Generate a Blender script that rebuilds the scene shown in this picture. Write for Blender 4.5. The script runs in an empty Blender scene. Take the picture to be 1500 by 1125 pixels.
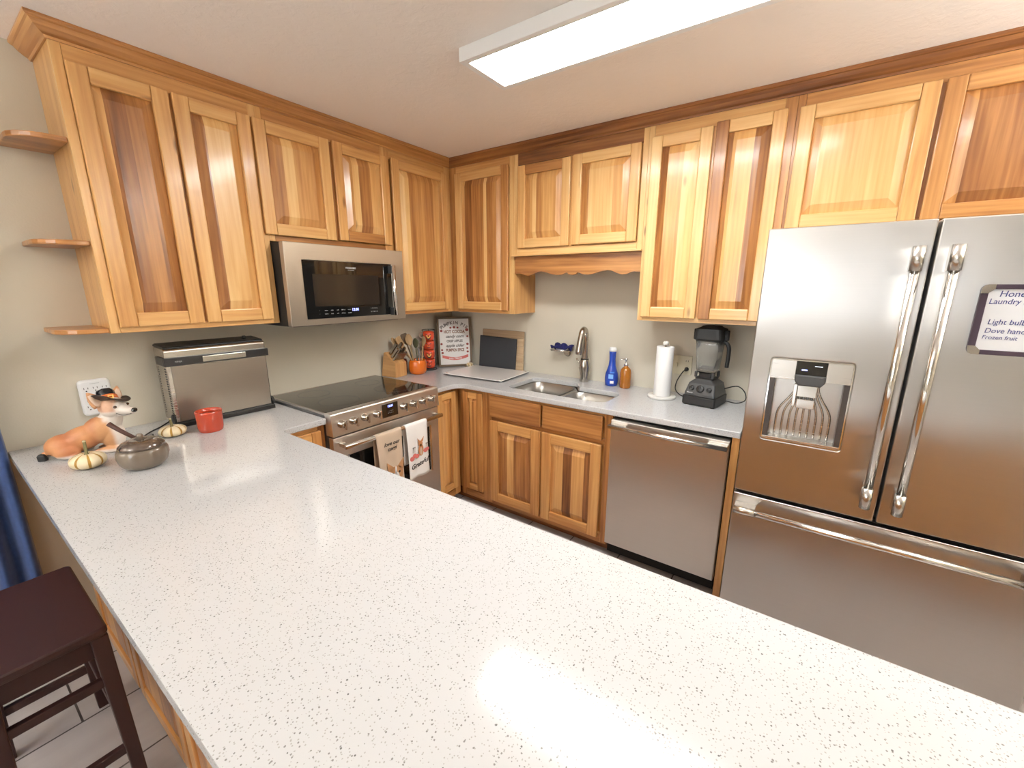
import bpy, bmesh, math, random
from mathutils import Vector, Matrix
random.seed(7)
C = bpy.context.scene.collection
PI = math.pi
def R(d): return math.radians(d)
def lin(*c):
    return tuple(((v/255)/12.92 if v/255 <= .04045 else ((v/255+.055)/1.055)**2.4) for v in c)

# ------------------------------------------------------------------ camera, world, exposure
sc = bpy.context.scene
cam = bpy.data.cameras.new('camera'); co = bpy.data.objects.new('camera', cam); C.objects.link(co)
cam.sensor_fit = 'HORIZONTAL'; cam.sensor_width = 36; cam.lens = 614.5/1500*36
cam.shift_x = -4.0/1500; cam.shift_y = 2.36/1500; cam.clip_start = .02
yaw, pitch, roll = R(34.859), R(-13.295), R(.19)
fw = Vector((-math.sin(yaw)*math.cos(pitch), math.cos(yaw)*math.cos(pitch), math.sin(pitch)))
rt = Vector((math.cos(yaw), math.sin(yaw), 0)); up = rt.cross(fw)
r2 = rt*math.cos(roll)+up*math.sin(roll); u2 = -rt*math.sin(roll)+up*math.cos(roll)
co.matrix_world = Matrix(((r2.x,u2.x,-fw.x,2.6139),(r2.y,u2.y,-fw.y,-2.7735),(r2.z,u2.z,-fw.z,1.5781),(0,0,0,1)))
sc.camera = co
w = bpy.data.worlds.new('world'); sc.world = w; w.use_nodes = True
w.node_tree.nodes['Background'].inputs[0].default_value = (.75,.8,.9,1)
w.node_tree.nodes['Background'].inputs[1].default_value = .3
sc.view_settings.view_transform = 'Standard'; sc.view_settings.look = 'None'
sc.view_settings.gamma = 1; sc.view_settings.use_curve_mapping = False
sc.view_settings.exposure = 0.66
KITCHEN_LAMP, DINING_LAMP, DAYLIGHT, REAR_FILL, UPLIGHT_FILL = 25.0, 7.0, 7.0, 7.0, 840.0  # the last two drive unseen fill lights added to lift the room

# ------------------------------------------------------------------ materials
def new_mat(name):
    m = bpy.data.materials.new(name); m.use_nodes = True
    nt = m.node_tree; b = nt.nodes['Principled BSDF']
    return m, nt, b
def mat(name, col, rough=.5, metal=0., **k):
    m, nt, b = new_mat(name)
    b.inputs['Base Color'].default_value = (*col, 1)
    b.inputs['Roughness'].default_value = rough; b.inputs['Metallic'].default_value = metal
    for n, v in k.items(): b.inputs[n.replace('_', ' ')].default_value = v
    return m
def N(nt, t, **k):
    n = nt.nodes.new(t)
    for a, v in k.items(): setattr(n, a, v)
    return n
def L(nt, a, b): nt.links.new(a, b)
def math_n(nt, op, a, b=None):
    n = N(nt, 'ShaderNodeMath', operation=op)
    for i, v in enumerate((a, b)):
        if v is None: continue
        if isinstance(v, (int, float)): n.inputs[i].default_value = v
        else: L(nt, v, n.inputs[i])
    return n.outputs[0]
def ramp(nt, fac, stops, mode='LINEAR'):
    n = N(nt, 'ShaderNodeValToRGB'); cr = n.color_ramp; cr.interpolation = mode
    while len(cr.elements) < len(stops): cr.elements.new(.5)
    for e, (p, c) in zip(cr.elements, stops):
        e.position = p; e.color = (*c, 1)
    L(nt, fac, n.inputs[0]); return n.outputs[0]
def coords(nt, scale=(1,1,1), kind='Object', loc=(0,0,0)):
    tc = N(nt, 'ShaderNodeTexCoord'); mp = N(nt, 'ShaderNodeMapping')
    mp.inputs['Scale'].default_value = scale; mp.inputs['Location'].default_value = loc
    L(nt, tc.outputs[kind], mp.inputs[0]); return mp.outputs[0]
def noise(nt, vec, scale, detail=3, rough=.5, dist=0):
    n = N(nt, 'ShaderNodeTexNoise'); n.inputs['Scale'].default_value = scale
    n.inputs['Detail'].default_value = detail; n.inputs['Roughness'].default_value = rough
    n.inputs['Distortion'].default_value = dist
    L(nt, vec, n.inputs['Vector']); return n.outputs[0]
def bump(nt, b, h, strength, dist=.002):
    n = N(nt, 'ShaderNodeBump'); n.inputs['Strength'].default_value = strength; n.inputs['Distance'].default_value = dist
    L(nt, h, n.inputs['Height']); L(nt, n.outputs[0], b.inputs['Normal'])
def mixc(nt, fac, a, b_, blend='MIX'):
    n = N(nt, 'ShaderNodeMix', data_type='RGBA', blend_type=blend)
    for i, v in ((0, fac), (6, a), (7, b_)):
        if isinstance(v, (int, float)): n.inputs[i].default_value = v
        elif isinstance(v, tuple): n.inputs[i].default_value = (*v, 1)
        else: L(nt, v, n.inputs[i])
    return n.outputs[2]

def wood_mat(name, stops, rough=.33, coat=.35, knots=True):
    """grain runs along UV.v (metres); 'tint' per board picks the tone"""
    m, nt, b = new_mat(name)
    at = N(nt, 'ShaderNodeAttribute', attribute_name='tint')
    v = coords(nt, (1,1,1), 'UV')
    def sc_(s):
        mp = N(nt, 'ShaderNodeMapping'); mp.inputs['Scale'].default_value = s; L(nt, v, mp.inputs[0]); return mp.outputs[0]
    g1 = noise(nt, sc_((28, 1.6, 1)), 1.0, 3, .55, .6)
    g2 = noise(nt, sc_((160, 5, 1)), 1.0, 2, .6)
    g3 = noise(nt, sc_((7, .8, 1)), 1.0, 2, .5, 1.2)
    wv = N(nt, 'ShaderNodeTexWave', wave_type='RINGS', rings_direction='Z'); wv.inputs['Scale'].default_value = 1.6
    wv.inputs['Distortion'].default_value = 5; wv.inputs['Detail'].default_value = 2
    L(nt, sc_((9, .7, 1)), wv.inputs[0])
    t = math_n(nt, 'ADD', at.outputs['Fac'], math_n(nt, 'MULTIPLY', math_n(nt, 'SUBTRACT', g1, .5), .60))
    t = math_n(nt, 'ADD', t, math_n(nt, 'MULTIPLY', math_n(nt, 'SUBTRACT', g2, .5), .18))
    t = math_n(nt, 'ADD', t, math_n(nt, 'MULTIPLY', math_n(nt, 'SUBTRACT', g3, .5), .45))
    t = math_n(nt, 'ADD', t, math_n(nt, 'MULTIPLY', math_n(nt, 'SUBTRACT', wv.outputs[1], .5), .07))
    col = ramp(nt, t, stops)
    if knots:
        vo = N(nt, 'ShaderNodeTexVoronoi'); vo.inputs['Scale'].default_value = 1
        L(nt, sc_((10, 3.2, 1)), vo.inputs['Vector'])
        spot = ramp(nt, vo.outputs['Distance'], [(.0, (1,1,1)), (.06, (.7,.7,.7)), (.13, (0,0,0))])
        sel = math_n(nt, 'GREATER_THAN', N_sep(nt, vo.outputs['Color']), .72)
        col = mixc(nt, math_n(nt, 'MULTIPLY', spot, math_n(nt, 'MULTIPLY', sel, .75)), col, (.10,.032,.01))
    L(nt, col, b.inputs['Base Color'])
    b.inputs['Roughness'].default_value = rough; b.inputs['Coat Weight'].default_value = coat
    b.inputs['Coat Roughness'].default_value = .14
    bump(nt, b, g2, .08, .0006)
    return m
def N_sep(nt, c):
    s = N(nt, 'ShaderNodeSeparateColor'); L(nt, c, s.inputs[0]); return s.outputs[0]

WST = [(0, (.15,.050,.015)), (.22, (.30,.115,.033)), (.45, (.50,.225,.067)), (.7, (.68,.365,.125)), (1, (.80,.52,.22))]
M = {}
M['wood'] = wood_mat('hickory', WST)
M['darkstool'] = mat('mahogany paint', (.030,.008,.007), .5)
M['block'] = wood_mat('beech', [(0,(.35,.15,.05)),(.5,(.60,.32,.12)),(1,(.75,.46,.2))], .45, .1, False)
M['spoon'] = wood_mat('spoon wood', [(0,(.22,.12,.05)),(.5,(.42,.27,.13)),(1,(.6,.42,.24))], .6, 0, False)
M['barn'] = wood_mat('pale plank', [(0,(.2,.12,.06)),(.5,(.42,.29,.17)),(1,(.62,.47,.30))], .7, 0, False)

def wall_mat(name, col, bstr=.15, scale=140):
    m, nt, b = new_mat(name)
    v = coords(nt); n1 = noise(nt, v, scale, 3, .6); n2 = noise(nt, v, 3, 3)
    L(nt, mixc(nt, math_n(nt, 'MULTIPLY', n2, .12), col, tuple(c*.8 for c in col)), b.inputs['Base Color'])
    b.inputs['Roughness'].default_value = .75
    bump(nt, b, n1, bstr, .003); return m
M['wall'] = wall_mat('greige wall paint', (.63,.58,.475))
def ceiling_mat():
    m, nt, b = new_mat('textured ceiling paint')
    v = coords(nt); n1 = noise(nt, v, 26, 4, .6, .5); n2 = noise(nt, v, 90, 3)
    b.inputs['Base Color'].default_value = (.91,.835,.765,1); b.inputs['Roughness'].default_value = .8
    h = math_n(nt, 'ADD', ramp(nt, n1, [(.42,(0,0,0)),(.58,(1,1,1))]), math_n(nt, 'MULTIPLY', n2, .5))
    bump(nt, b, h, .15, .004); return m
M['ceiling'] = ceiling_mat()

def quartz():
    m, nt, b = new_mat('speckled white quartz')
    col = (.53,.53,.535)
    def specks(scale, thr, r, c, prev, off):
        v = coords(nt, (1,1,1), 'Object', off)
        dn = N(nt, 'ShaderNodeTexNoise'); dn.inputs['Scale'].default_value = 300; L(nt, v, dn.inputs['Vector'])
        va = N(nt, 'ShaderNodeVectorMath', operation='MULTIPLY_ADD')
        L(nt, dn.outputs['Color'], va.inputs[0]); va.inputs[1].default_value = (.0018,)*3; L(nt, v, va.inputs[2])
        vo = N(nt, 'ShaderNodeTexVoronoi'); vo.inputs['Scale'].default_value = scale
        L(nt, va.outputs[0], vo.inputs['Vector'])
        sel = math_n(nt, 'GREATER_THAN', N_sep(nt, vo.outputs['Color']), thr)
        near = math_n(nt, 'LESS_THAN', vo.outputs['Distance'], r)
        return mixc(nt, math_n(nt, 'MULTIPLY', sel, near), prev, c)
    c = specks(210, .55, .27, (.36,.35,.33), col, (0,0,0))
    c = specks(160, .72, .25, (.22,.21,.20), c, (3.1,1.7,.3))
    c = specks(120, .90, .19, (.12,.115,.11), c, (7.7,2.3,.9))
    n2 = noise(nt, coords(nt), 5, 4, .6)
    c = mixc(nt, math_n(nt, 'MULTIPLY', n2, .15), c, (.49,.49,.495))
    L(nt, c, b.inputs['Base Color'])
    b.inputs['Roughness'].default_value = .12; b.inputs['IOR'].default_value = 1.5
    return m
M['quartz'] = quartz()

def steel(name, col, rough=.3, aniso=.0, grain=(2, 2, 400), bstr=.0, wob=0):
    m, nt, b = new_mat(name)
    b.inputs['Metallic'].default_value = 1
    n1 = noise(nt, coords(nt, grain), 1, 2, .6)
    L(nt, mixc(nt, math_n(nt, 'MULTIPLY', n1, .25), col, tuple(c*.82 for c in col)), b.inputs['Base Color'])
    L(nt, math_n(nt, 'ADD', math_n(nt, 'MULTIPLY', n1, .08), rough-.04), b.inputs['Roughness'])
    if aniso:
        b.inputs['Anisotropic'].default_value = aniso
        tg = N(nt, 'ShaderNodeTangent', direction_type='RADIAL', axis='Z'); L(nt, tg.outputs[0], b.inputs['Tangent'])
        b.inputs['Anisotropic Rotation'].default_value = .0
    if wob:
        n2 = noise(nt, coords(nt, (1,1,.5)), 3.2, 1, .4)
        bump(nt, b, math_n(nt, 'MULTIPLY', n2, wob), 1.0, 1.0)
    return m
M['steel'] = steel('brushed steel', (.60,.57,.53), .26)
M['steel_fridge'] = steel('brushed steel doors', (.55,.53,.51), .33, .8, wob=.011)
M['steel_front'] = steel('brushed steel front', (.78,.735,.68), .42, .8, wob=.003)
M['steel_warm'] = steel('warm brushed steel', (.46,.415,.36), .38, .7, wob=.004)
M['chrome'] = mat('polished steel', (.75,.73,.70), .12, 1)
M['nickel'] = mat('brushed nickel', (.48,.44,.39), .25, 1)
M['sink'] = steel('sink steel', (.50,.48,.45), .3, 0, (300, 3, 3))
M['black'] = mat('black plastic', (.014,.013,.013), .4)
M['blackgloss'] = mat('black glass', (.006,.006,.006), .06, 0, Coat_Weight=.5)
M['gap'] = mat('dark recess', (.008,.006,.005), .8)
M['blackmatte'] = mat('black rubber', (.012,.012,.012), .6)
M['grey'] = mat('grey plastic', (.05,.05,.05), .35)
M['greyside'] = mat('grey appliance side', (.12,.12,.12), .5)
M['white'] = mat('white plastic', (.80,.80,.80), .35)
M['whiteframe'] = mat('white enamel', (.85,.85,.84), .4)
M['ivory'] = mat('ivory plastic', (.66,.60,.44), .4)
M['marble'] = mat('white marble', (.70,.68,.64), .3)
M['paper'] = mat('paper towel', (.86,.85,.84), .9)
M['fabric_white'] = mat('white cotton', (.84,.82,.80), .9)
M['fabric_tan'] = mat('tan linen', (.56,.44,.33), .9)
M['ink'] = mat('dark ink', (.03,.025,.022), .7)
M['inkbrown'] = mat('brown ink', (.22,.09,.05), .7)
M['inkpink'] = mat('pink ink', (.62,.16,.14), .7)
M['inkblue'] = mat('blue marker', (.03,.04,.20), .6)
M['inkgrey'] = mat('grey ink', (.20,.18,.17), .7)
M['signwhite'] = mat('white sign board', (.74,.72,.70), .6)
M['signframe'] = mat('grey brown frame', (.15,.10,.06), .6)
M['orange'] = mat('orange glaze', (.75,.16,.012), .22, 0, Coat_Weight=.5)
M['mug'] = mat('orange red glaze', (.70,.075,.028), .25, 0, Coat_Weight=.5)
M['mughandle'] = mat('pale handle glaze', (.62,.42,.32), .35)
M['candle'] = mat('orange red glass', (.46,.050,.018), .22, 0, Coat_Weight=.6)
M['wax'] = mat('orange wax', (.52,.09,.035), .5)
M['darkred'] = mat('dark red ceramic', (.12,.012,.008), .3)
M['chalk'] = mat('black slate', (.035,.037,.042), .7)
M['blue'] = mat('blue glossy plastic', (.012,.06,.42), .2, 0, Coat_Weight=.4)
M['bluedark'] = mat('navy sponge', (.012,.014,.10), .9)
M['sponge'] = mat('grey scrub pad', (.45,.47,.6), .9)
M['amber'] = mat('amber glass', (.62,.22,.02), .08, 0, Transmission_Weight=.45, Coat_Weight=.5)
M['clear'] = mat('clear plastic', (.80,.80,.78), .10, 0, Transmission_Weight=.88, IOR=1.2)
M['cover'] = mat('glass board', (.80,.78,.76), .12, 0, Coat_Weight=.4)
M['smoke'] = mat('smoky mercury glass', (.165,.128,.092), .3, .08, Coat_Weight=.7, Coat_Roughness=.1)
M['smokelid'] = mat('dark smoky glass', (.095,.066,.048), .2, .1, Coat_Weight=.9, Coat_Roughness=.06)
M['stemwood'] = mat('dark brown stick', (.075,.028,.018), .5)
M['bronze'] = mat('bronze metal', (.30,.19,.10), .3, .7)
M['cord'] = mat('black cord', (.01,.01,.01), .45)
def curtain_mat():
    m, nt, b = new_mat('blue curtain cloth')
    n1 = noise(nt, coords(nt, (1,1,1)), 60, 3)
    L(nt, mixc(nt, n1, (.012,.035,.13), (.03,.075,.23)), b.inputs['Base Color'])
    b.inputs['Roughness'].default_value = .75; b.inputs['Sheen Weight'].default_value = .3; return m
M['curtain'] = curtain_mat()
def floor_mat():
    m, nt, b = new_mat('grey wood look floor tile')
    mp = coords(nt, (1,1,1), 'Object', (.03, .2, 0))
    rotn = N(nt, 'ShaderNodeMapping'); rotn.inputs['Rotation'].default_value = (0,0,R(90)); L(nt, mp, rotn.inputs[0])
    br = N(nt, 'ShaderNodeTexBrick'); br.inputs['Scale'].default_value = 1
    br.inputs['Brick Width'].default_value = .62; br.inputs['Row Height'].default_value = .315
    br.inputs['Mortar Size'].default_value = .0035; br.inputs['Mortar Smooth'].default_value = .1
    br.inputs['Color1'].default_value = (.30,.27,.26,1); br.inputs['Color2'].default_value = (.36,.33,.32,1)
    br.inputs['Mortar'].default_value = (.05,.04,.035,1)
    L(nt, rotn.outputs[0], br.inputs['Vector'])
    g = noise(nt, coords(nt, (14, 1.4, 1)), 1, 4, .6, .4)
    c = mixc(nt, math_n(nt, 'MULTIPLY', g, .7), br.outputs[0], (.48,.45,.445), 'MIX')
    c = mixc(nt, br.outputs['Fac'], c, (.05,.04,.035))
    L(nt, c, b.inputs['Base Color']); b.inputs['Roughness'].default_value = .3
    bump(nt, b, g, .08, .002); return m
M['floor'] = floor_mat()
def glow(name, col, s):
    m = bpy.data.materials.new(name); m.use_nodes = True; nt = m.node_tree
    b = nt.nodes['Principled BSDF']; b.inputs['Base Color'].default_value = (.8,.8,.8,1)
    b.inputs['Emission Color'].default_value = (*col, 1); b.inputs['Emission Strength'].default_value = s
    return m
M['lamp'] = glow('lit diffuser', (.98, 1, .99), KITCHEN_LAMP)
M['lamp2'] = glow('lit dining lamp', (.98, 1, 1), DINING_LAMP)
M['lamp3'] = glow('added rear fill', (.98, 1, 1), REAR_FILL)  # emission of the added rear fill panel
M['uplight'] = glow('added fill uplight', (.98, 1, 1), UPLIGHT_FILL)  # emission of the added fill uplights
M['daylight'] = glow('daylight behind the window', (.86, .93, 1), DAYLIGHT)
M['led'] = glow('blue clock digits', (.15, .2, 1), 4)
M['ledw'] = glow('white indicator', (.7, .8, 1), 1.2)
M['legend'] = mat('pale legend print', (.45,.45,.45), .6)
def striped_pumpkin(name, base, stripe, n):
    m, nt, b = new_mat(name)
    at = N(nt, 'ShaderNodeAttribute', attribute_name='tint')
    nz = noise(nt, coords(nt), 60, 3)
    f = math_n(nt, 'ADD', at.outputs['Fac'], math_n(nt, 'MULTIPLY', math_n(nt, 'SUBTRACT', nz, .5), .35))
    L(nt, ramp(nt, f, [(.55, base), (.72, stripe)]), b.inputs['Base Color'])
    b.inputs['Roughness'].default_value = .4; return m
M['gourd'] = striped_pumpkin('cream striped rind', (.78,.66,.44), (.42,.22,.03), 8)
M['gourdstem'] = mat('dry green stem', (.20,.17,.07), .7)
M['stemtip'] = mat('pale stem tip', (.6,.52,.32), .7)
def vcol_mat(name, rough=.5):
    m, nt, b = new_mat(name)
    at = N(nt, 'ShaderNodeAttribute', attribute_name='tint')
    n1 = noise(nt, coords(nt, (1,1,1)), 90, 3)
    L(nt, mixc(nt, math_n(nt, 'MULTIPLY', n1, .25), at.outputs['Color'], (.5,.3,.15), 'MULTIPLY'), b.inputs['Base Color'])
    b.inputs['Roughness'].default_value = rough; bump(nt, b, n1, .25, .002); return m
M['fur'] = vcol_mat('painted fur')

# ------------------------------------------------------------------ mesh helpers
def newbm():
    bm = bmesh.new(); bm.loops.layers.uv.new('UVMap'); bm.loops.layers.float_color.new('tint'); return bm
def paint(bm, faces, tint, grain='z', off=None):
    uv = bm.loops.layers.uv['UVMap']; tl = bm.loops.layers.float_color['tint']
    if off is None: off = (random.random()*20, random.random()*20)
    col = (tint, tint, tint, 1) if isinstance(tint, (int, float)) else (*tint, 1)
    gi = 'xyz'.index(grain); others = [i for i in range(3) if i != gi]
    for f in faces:
        n = f.normal
        for l in f.loops:
            c = l.vert.co
            a = max(others, key=lambda i: -abs(n[i]))
            l[uv].uv = (c[a]+off[0], c[gi]+off[1]); l[tl] = col
def box(bm, x0, x1, y0, y1, z0, z1, tint=.5, grain='z'):
    vs = [bm.verts.new((x, y, z)) for x in (x0, x1) for y in (y0, y1) for z in (z0, z1)]
    fs = [bm.faces.new([vs[i] for i in q]) for q in ((0,1,3,2),(4,6,7,5),(0,4,5,1),(2,3,7,6),(0,2,6,4),(1,5,7,3))]
    for f in fs: f.normal_update()
    paint(bm, fs, tint, grain); return vs
def lathe(bm, prof, seg=32, cx=0, cy=0, tint=.5, rfun=None, cap=True):
    rings = []
    for r, z in prof:
        ring = []
        for i in range(seg):
            a = 2*PI*i/seg; rr = r*(rfun(a, z) if rfun else 1)
            ring.append(bm.verts.new((cx+rr*math.cos(a), cy+rr*math.sin(a), z)))
        rings.append(ring)
    fs = []
    for a, b in zip(rings, rings[1:]):
        for i in range(seg):
            j = (i+1) % seg; fs.append(bm.faces.new((a[i], a[j], b[j], b[i])))
    if cap:
        fs.append(bm.faces.new(rings[0][::-1])); fs.append(bm.faces.new(rings[-1]))
    for f in fs: f.normal_update(); f.smooth = True
    paint(bm, fs, tint); return rings
def tube(bm, pts, rad, seg=10, tint=.5, cap=True, squash=1.):
    pts = [Vector(p) for p in pts]; n = len(pts)
    rads = rad if isinstance(rad, (list, tuple)) else [rad]*n
    prev = None; rings = []
    for i, p in enumerate(pts):
        t = (pts[min(i+1, n-1)]-pts[max(i-1, 0)]).normalized()
        if prev is None:
            a = Vector((0,0,1)) if abs(t.z) < .9 else Vector((1,0,0)); u = t.cross(a).normalized()
        else:
            u = (prev-t*prev.dot(t)).normalized()
        prev = u; v = t.cross(u)
        rings.append([bm.verts.new(p+(u*math.cos(2*PI*k/seg)+v*math.sin(2*PI*k/seg)*squash)*rads[i]) for k in range(seg)])
    fs = []
    for a, b in zip(rings, rings[1:]):
        for i in range(seg):
            j = (i+1) % seg; fs.append(bm.faces.new((a[i], a[j], b[j], b[i])))
    if cap: fs.append(bm.faces.new(rings[0][::-1])); fs.append(bm.faces.new(rings[-1]))
    for f in fs: f.normal_update(); f.smooth = True
    paint(bm, fs, tint)
def smooth_path(pts, k=6):
    P = [Vector(p) for p in pts]; out = []
    for i in range(len(P)-1):
        p0, p1, p2, p3 = P[max(i-1,0)], P[i], P[i+1], P[min(i+2,len(P)-1)]
        for s in range(k):
            t = s/k; out.append(.5*((2*p1)+(p2-p0)*t+(2*p0-5*p1+4*p2-p3)*t*t+(3*p1-p0-3*p2+p3)*t**3))
    out.append(P[-1]); return out
def rrect(x0, x1, y0, y1, r, n=6):
    o = []
    for cx, cy, a0 in ((x1-r,y0+r,-90),(x1-r,y1-r,0),(x0+r,y1-r,90),(x0+r,y0+r,180)):
        for k in range(n+1):
            a = R(a0+90*k/n); o.append((cx+r*math.cos(a), cy+r*math.sin(a)))
    return o
def slab(bm, outline, a0, a1, holes=(), axis='z', tint=.5, grain='z'):
    """prism of a 2-D outline (with holes) between a0 and a1 along axis; outline coords are the other two axes in xyz order"""
    def P(u, v, a):
        return {'z': (u, v, a), 'y': (u, a, v), 'x': (a, u, v)}[axis]
    tmp = bmesh.new(); loops = []
    for lp in [outline]+list(holes):
        vs = [tmp.verts.new((u, v, 0)) for u, v in lp]
        for i in range(len(vs)): tmp.edges.new((vs[i], vs[(i+1) % len(vs)]))
        loops.append(vs)
    bmesh.ops.triangle_fill(tmp, use_beauty=True, edges=tmp.edges[:], normal=(0,0,1))
    tmp.verts.index_update()
    pos = [v.co.copy() for v in tmp.verts]; tris = [[v.index for v in f.verts] for f in tmp.faces]
    lidx = [[v.index for v in lp] for lp in loops]; tmp.free()
    A = [bm.verts.new(P(p.x, p.y, a0)) for p in pos]; B = [bm.verts.new(P(p.x, p.y, a1)) for p in pos]
    fs = []
    for t in tris: fs.append(bm.faces.new([A[i] for i in t][::-1])); fs.append(bm.faces.new([B[i] for i in t]))
    for lp in lidx:
        for i in range(len(lp)):
            j = lp[(i+1) % len(lp)]; i_ = lp[i]; fs.append(bm.faces.new((A[i_], A[j], B[j], B[i_])))
    bmesh.ops.recalc_face_normals(bm, faces=fs)
    for f in fs: f.normal_update()
    paint(bm, fs, tint, grain)
def ring_loft(bm, loops, tint=.5, capstart=False, capend=True, smooth=True):
    rs = [[bm.verts.new(p) for p in lp] for lp in loops]; fs = []
    for a, b in zip(rs, rs[1:]):
        n = len(a)
        for i in range(n): fs.append(bm.faces.new((a[i], a[(i+1) % n], b[(i+1) % n], b[i])))
    if capstart: fs.append(bm.faces.new(rs[0][::-1]))
    if capend: fs.append(bm.faces.new(rs[-1]))
    bmesh.ops.recalc_face_normals(bm, faces=fs)
    for f in fs: f.normal_update(); f.smooth = smooth
    paint(bm, fs, tint)
def obj(name, bm, m, parent=None, bevel=0, seg=2, loc=None, rot=None, shift=None, subsurf=0, sharp=40):
    if shift is not None: bmesh.ops.translate(bm, verts=bm.verts, vec=shift)
    me = bpy.data.meshes.new(name); bm.to_mesh(me); bm.free()
    for mm in (m if isinstance(m, (list, tuple)) else [m]): me.materials.append(M[mm] if isinstance(mm, str) else mm)
    o = bpy.data.objects.new(name, me); C.objects.link(o)
    if parent: o.parent = parent
    if loc: o.location = loc
    if rot: o.rotation_euler = rot
    if bevel:
        b = o.modifiers.new('bevel', 'BEVEL'); b.width = bevel; b.segments = seg; b.limit_method = 'ANGLE'; b.angle_limit = R(sharp)
        b.use_clamp_overlap = True
    if subsurf:
        s = o.modifiers.new('sub', 'SUBSURF'); s.levels = s.render_levels = subsurf
    return o
def tag(o, label, cat, group=None):
    o['label'] = label; o['category'] = cat
    if group: o['group'] = group
    return o
def thing(name, label, cat, loc=(0,0,0), rotz=0, group=None):
    o = bpy.data.objects.new(name, None); C.objects.link(o); o.location = loc; o.rotation_euler = (0,0,rotz)
    o.empty_display_size = .05
    return tag(o, label, cat, group)
def struct(name, bm, m, **k):
    o = obj(name, bm, m, **k); o['kind'] = 'structure'; return o
def B(*a, **k):
    bm = newbm(); box(bm, *a, **k); return bm
def text(name, s, size, m, parent, loc, rot, align='CENTER', shear=0, depth=.0003, bold=0, sp=1., xs=1.):
    cu = bpy.data.curves.new('t', 'FONT'); cu.body = s; cu.size = size; cu.align_x = align; cu.align_y = 'CENTER'
    cu.extrude = depth; cu.shear = shear; cu.offset = bold; cu.space_line = sp; cu.resolution_u = 3
    to = bpy.data.objects.new('t', cu); C.objects.link(to)
    bpy.context.view_layer.update()
    me = bpy.data.meshes.new_from_object(to.evaluated_get(bpy.context.evaluated_depsgraph_get()))
    bpy.data.objects.remove(to); me.materials.clear(); me.materials.append(M[m]); me.name = name
    if xs != 1: me.transform(Matrix.Diagonal((xs,1,1,1)))
    o = bpy.data.objects.new(name, me); C.objects.link(o); o.parent = parent; o.location = loc; o.rotation_euler = rot
    return o
def arc_text(name, s, r, size, m, parent, cx, cz, y, a0, a1, bold=0):
    """letters along an arc, on a board facing local -y; ONE mesh"""
    bm = newbm(); n = len(s)
    for i, ch in enumerate(s):
        if ch == ' ': continue
        cu = bpy.data.curves.new('t', 'FONT'); cu.body = ch; cu.size = size; cu.align_x = 'CENTER'; cu.align_y = 'BOTTOM_BASELINE'
        cu.extrude = .0003; cu.offset = bold; cu.resolution_u = 3
        to = bpy.data.objects.new('t', cu); C.objects.link(to); bpy.context.view_layer.update()
        me = bpy.data.meshes.new_from_object(to.evaluated_get(bpy.context.evaluated_depsgraph_get()))
        bpy.data.objects.remove(to)
        a = R(a0+(a1-a0)*i/(n-1))
        pos = Vector((cx+r*math.sin(a), y, cz+r*math.cos(a)))
        me.transform(Matrix.Translation(pos) @ Matrix.Rotation(a, 4, 'Y') @ Matrix.Rotation(R(90), 4, 'X'))
        bm.from_mesh(me); bpy.data.meshes.remove(me)
    return obj(name, bm, m, parent)
FRONT_S = (R(90), 0, 0)

# ------------------------------------------------------------------ room shell
X1, Y0 = 5.0, -6.4; ZC = 2.4746
struct('floor', B(-.1, X1+.1, Y0-.1, .1, -.1, 0), 'floor')
struct('ceiling', B(-.1, X1+.1, Y0-.1, .1, ZC, ZC+.1), 'ceiling')
struct('wall_left', B(-.1, 0, Y0-.1, .1, 0, ZC), 'wall')
struct('wall_back', B(0, X1, 0, .1, 0, ZC), 'wall')
struct('wall_right', B(X1, X1+.1, Y0-.1, .1, 0, ZC), 'wall')
bm = newbm(); slab(bm, [(0,0),(X1,0),(X1,ZC),(0,ZC)], Y0-.1, Y0, holes=[[(1.35,.95),(2.55,.95),(2.55,2.1),(1.35,2.1)]], axis='y')
struct('wall_front', bm, 'wall')
wf = newbm()
for a in ((1.35,1.41,.95,2.1),(2.49,2.55,.95,2.1),(1.35,2.55,.95,1.01),(1.35,2.55,2.04,2.1),(1.93,1.97,.95,2.1)):
    box(wf, a[0], a[1], Y0-.07, Y0-.01, a[2], a[3])
w1 = struct('window_1', wf, 'whiteframe', bevel=.004)
gl = obj('window_daylight', B(1.41, 2.49, Y0-.055, Y0-.05, 1.01, 2.04), 'daylight', w1)

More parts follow.
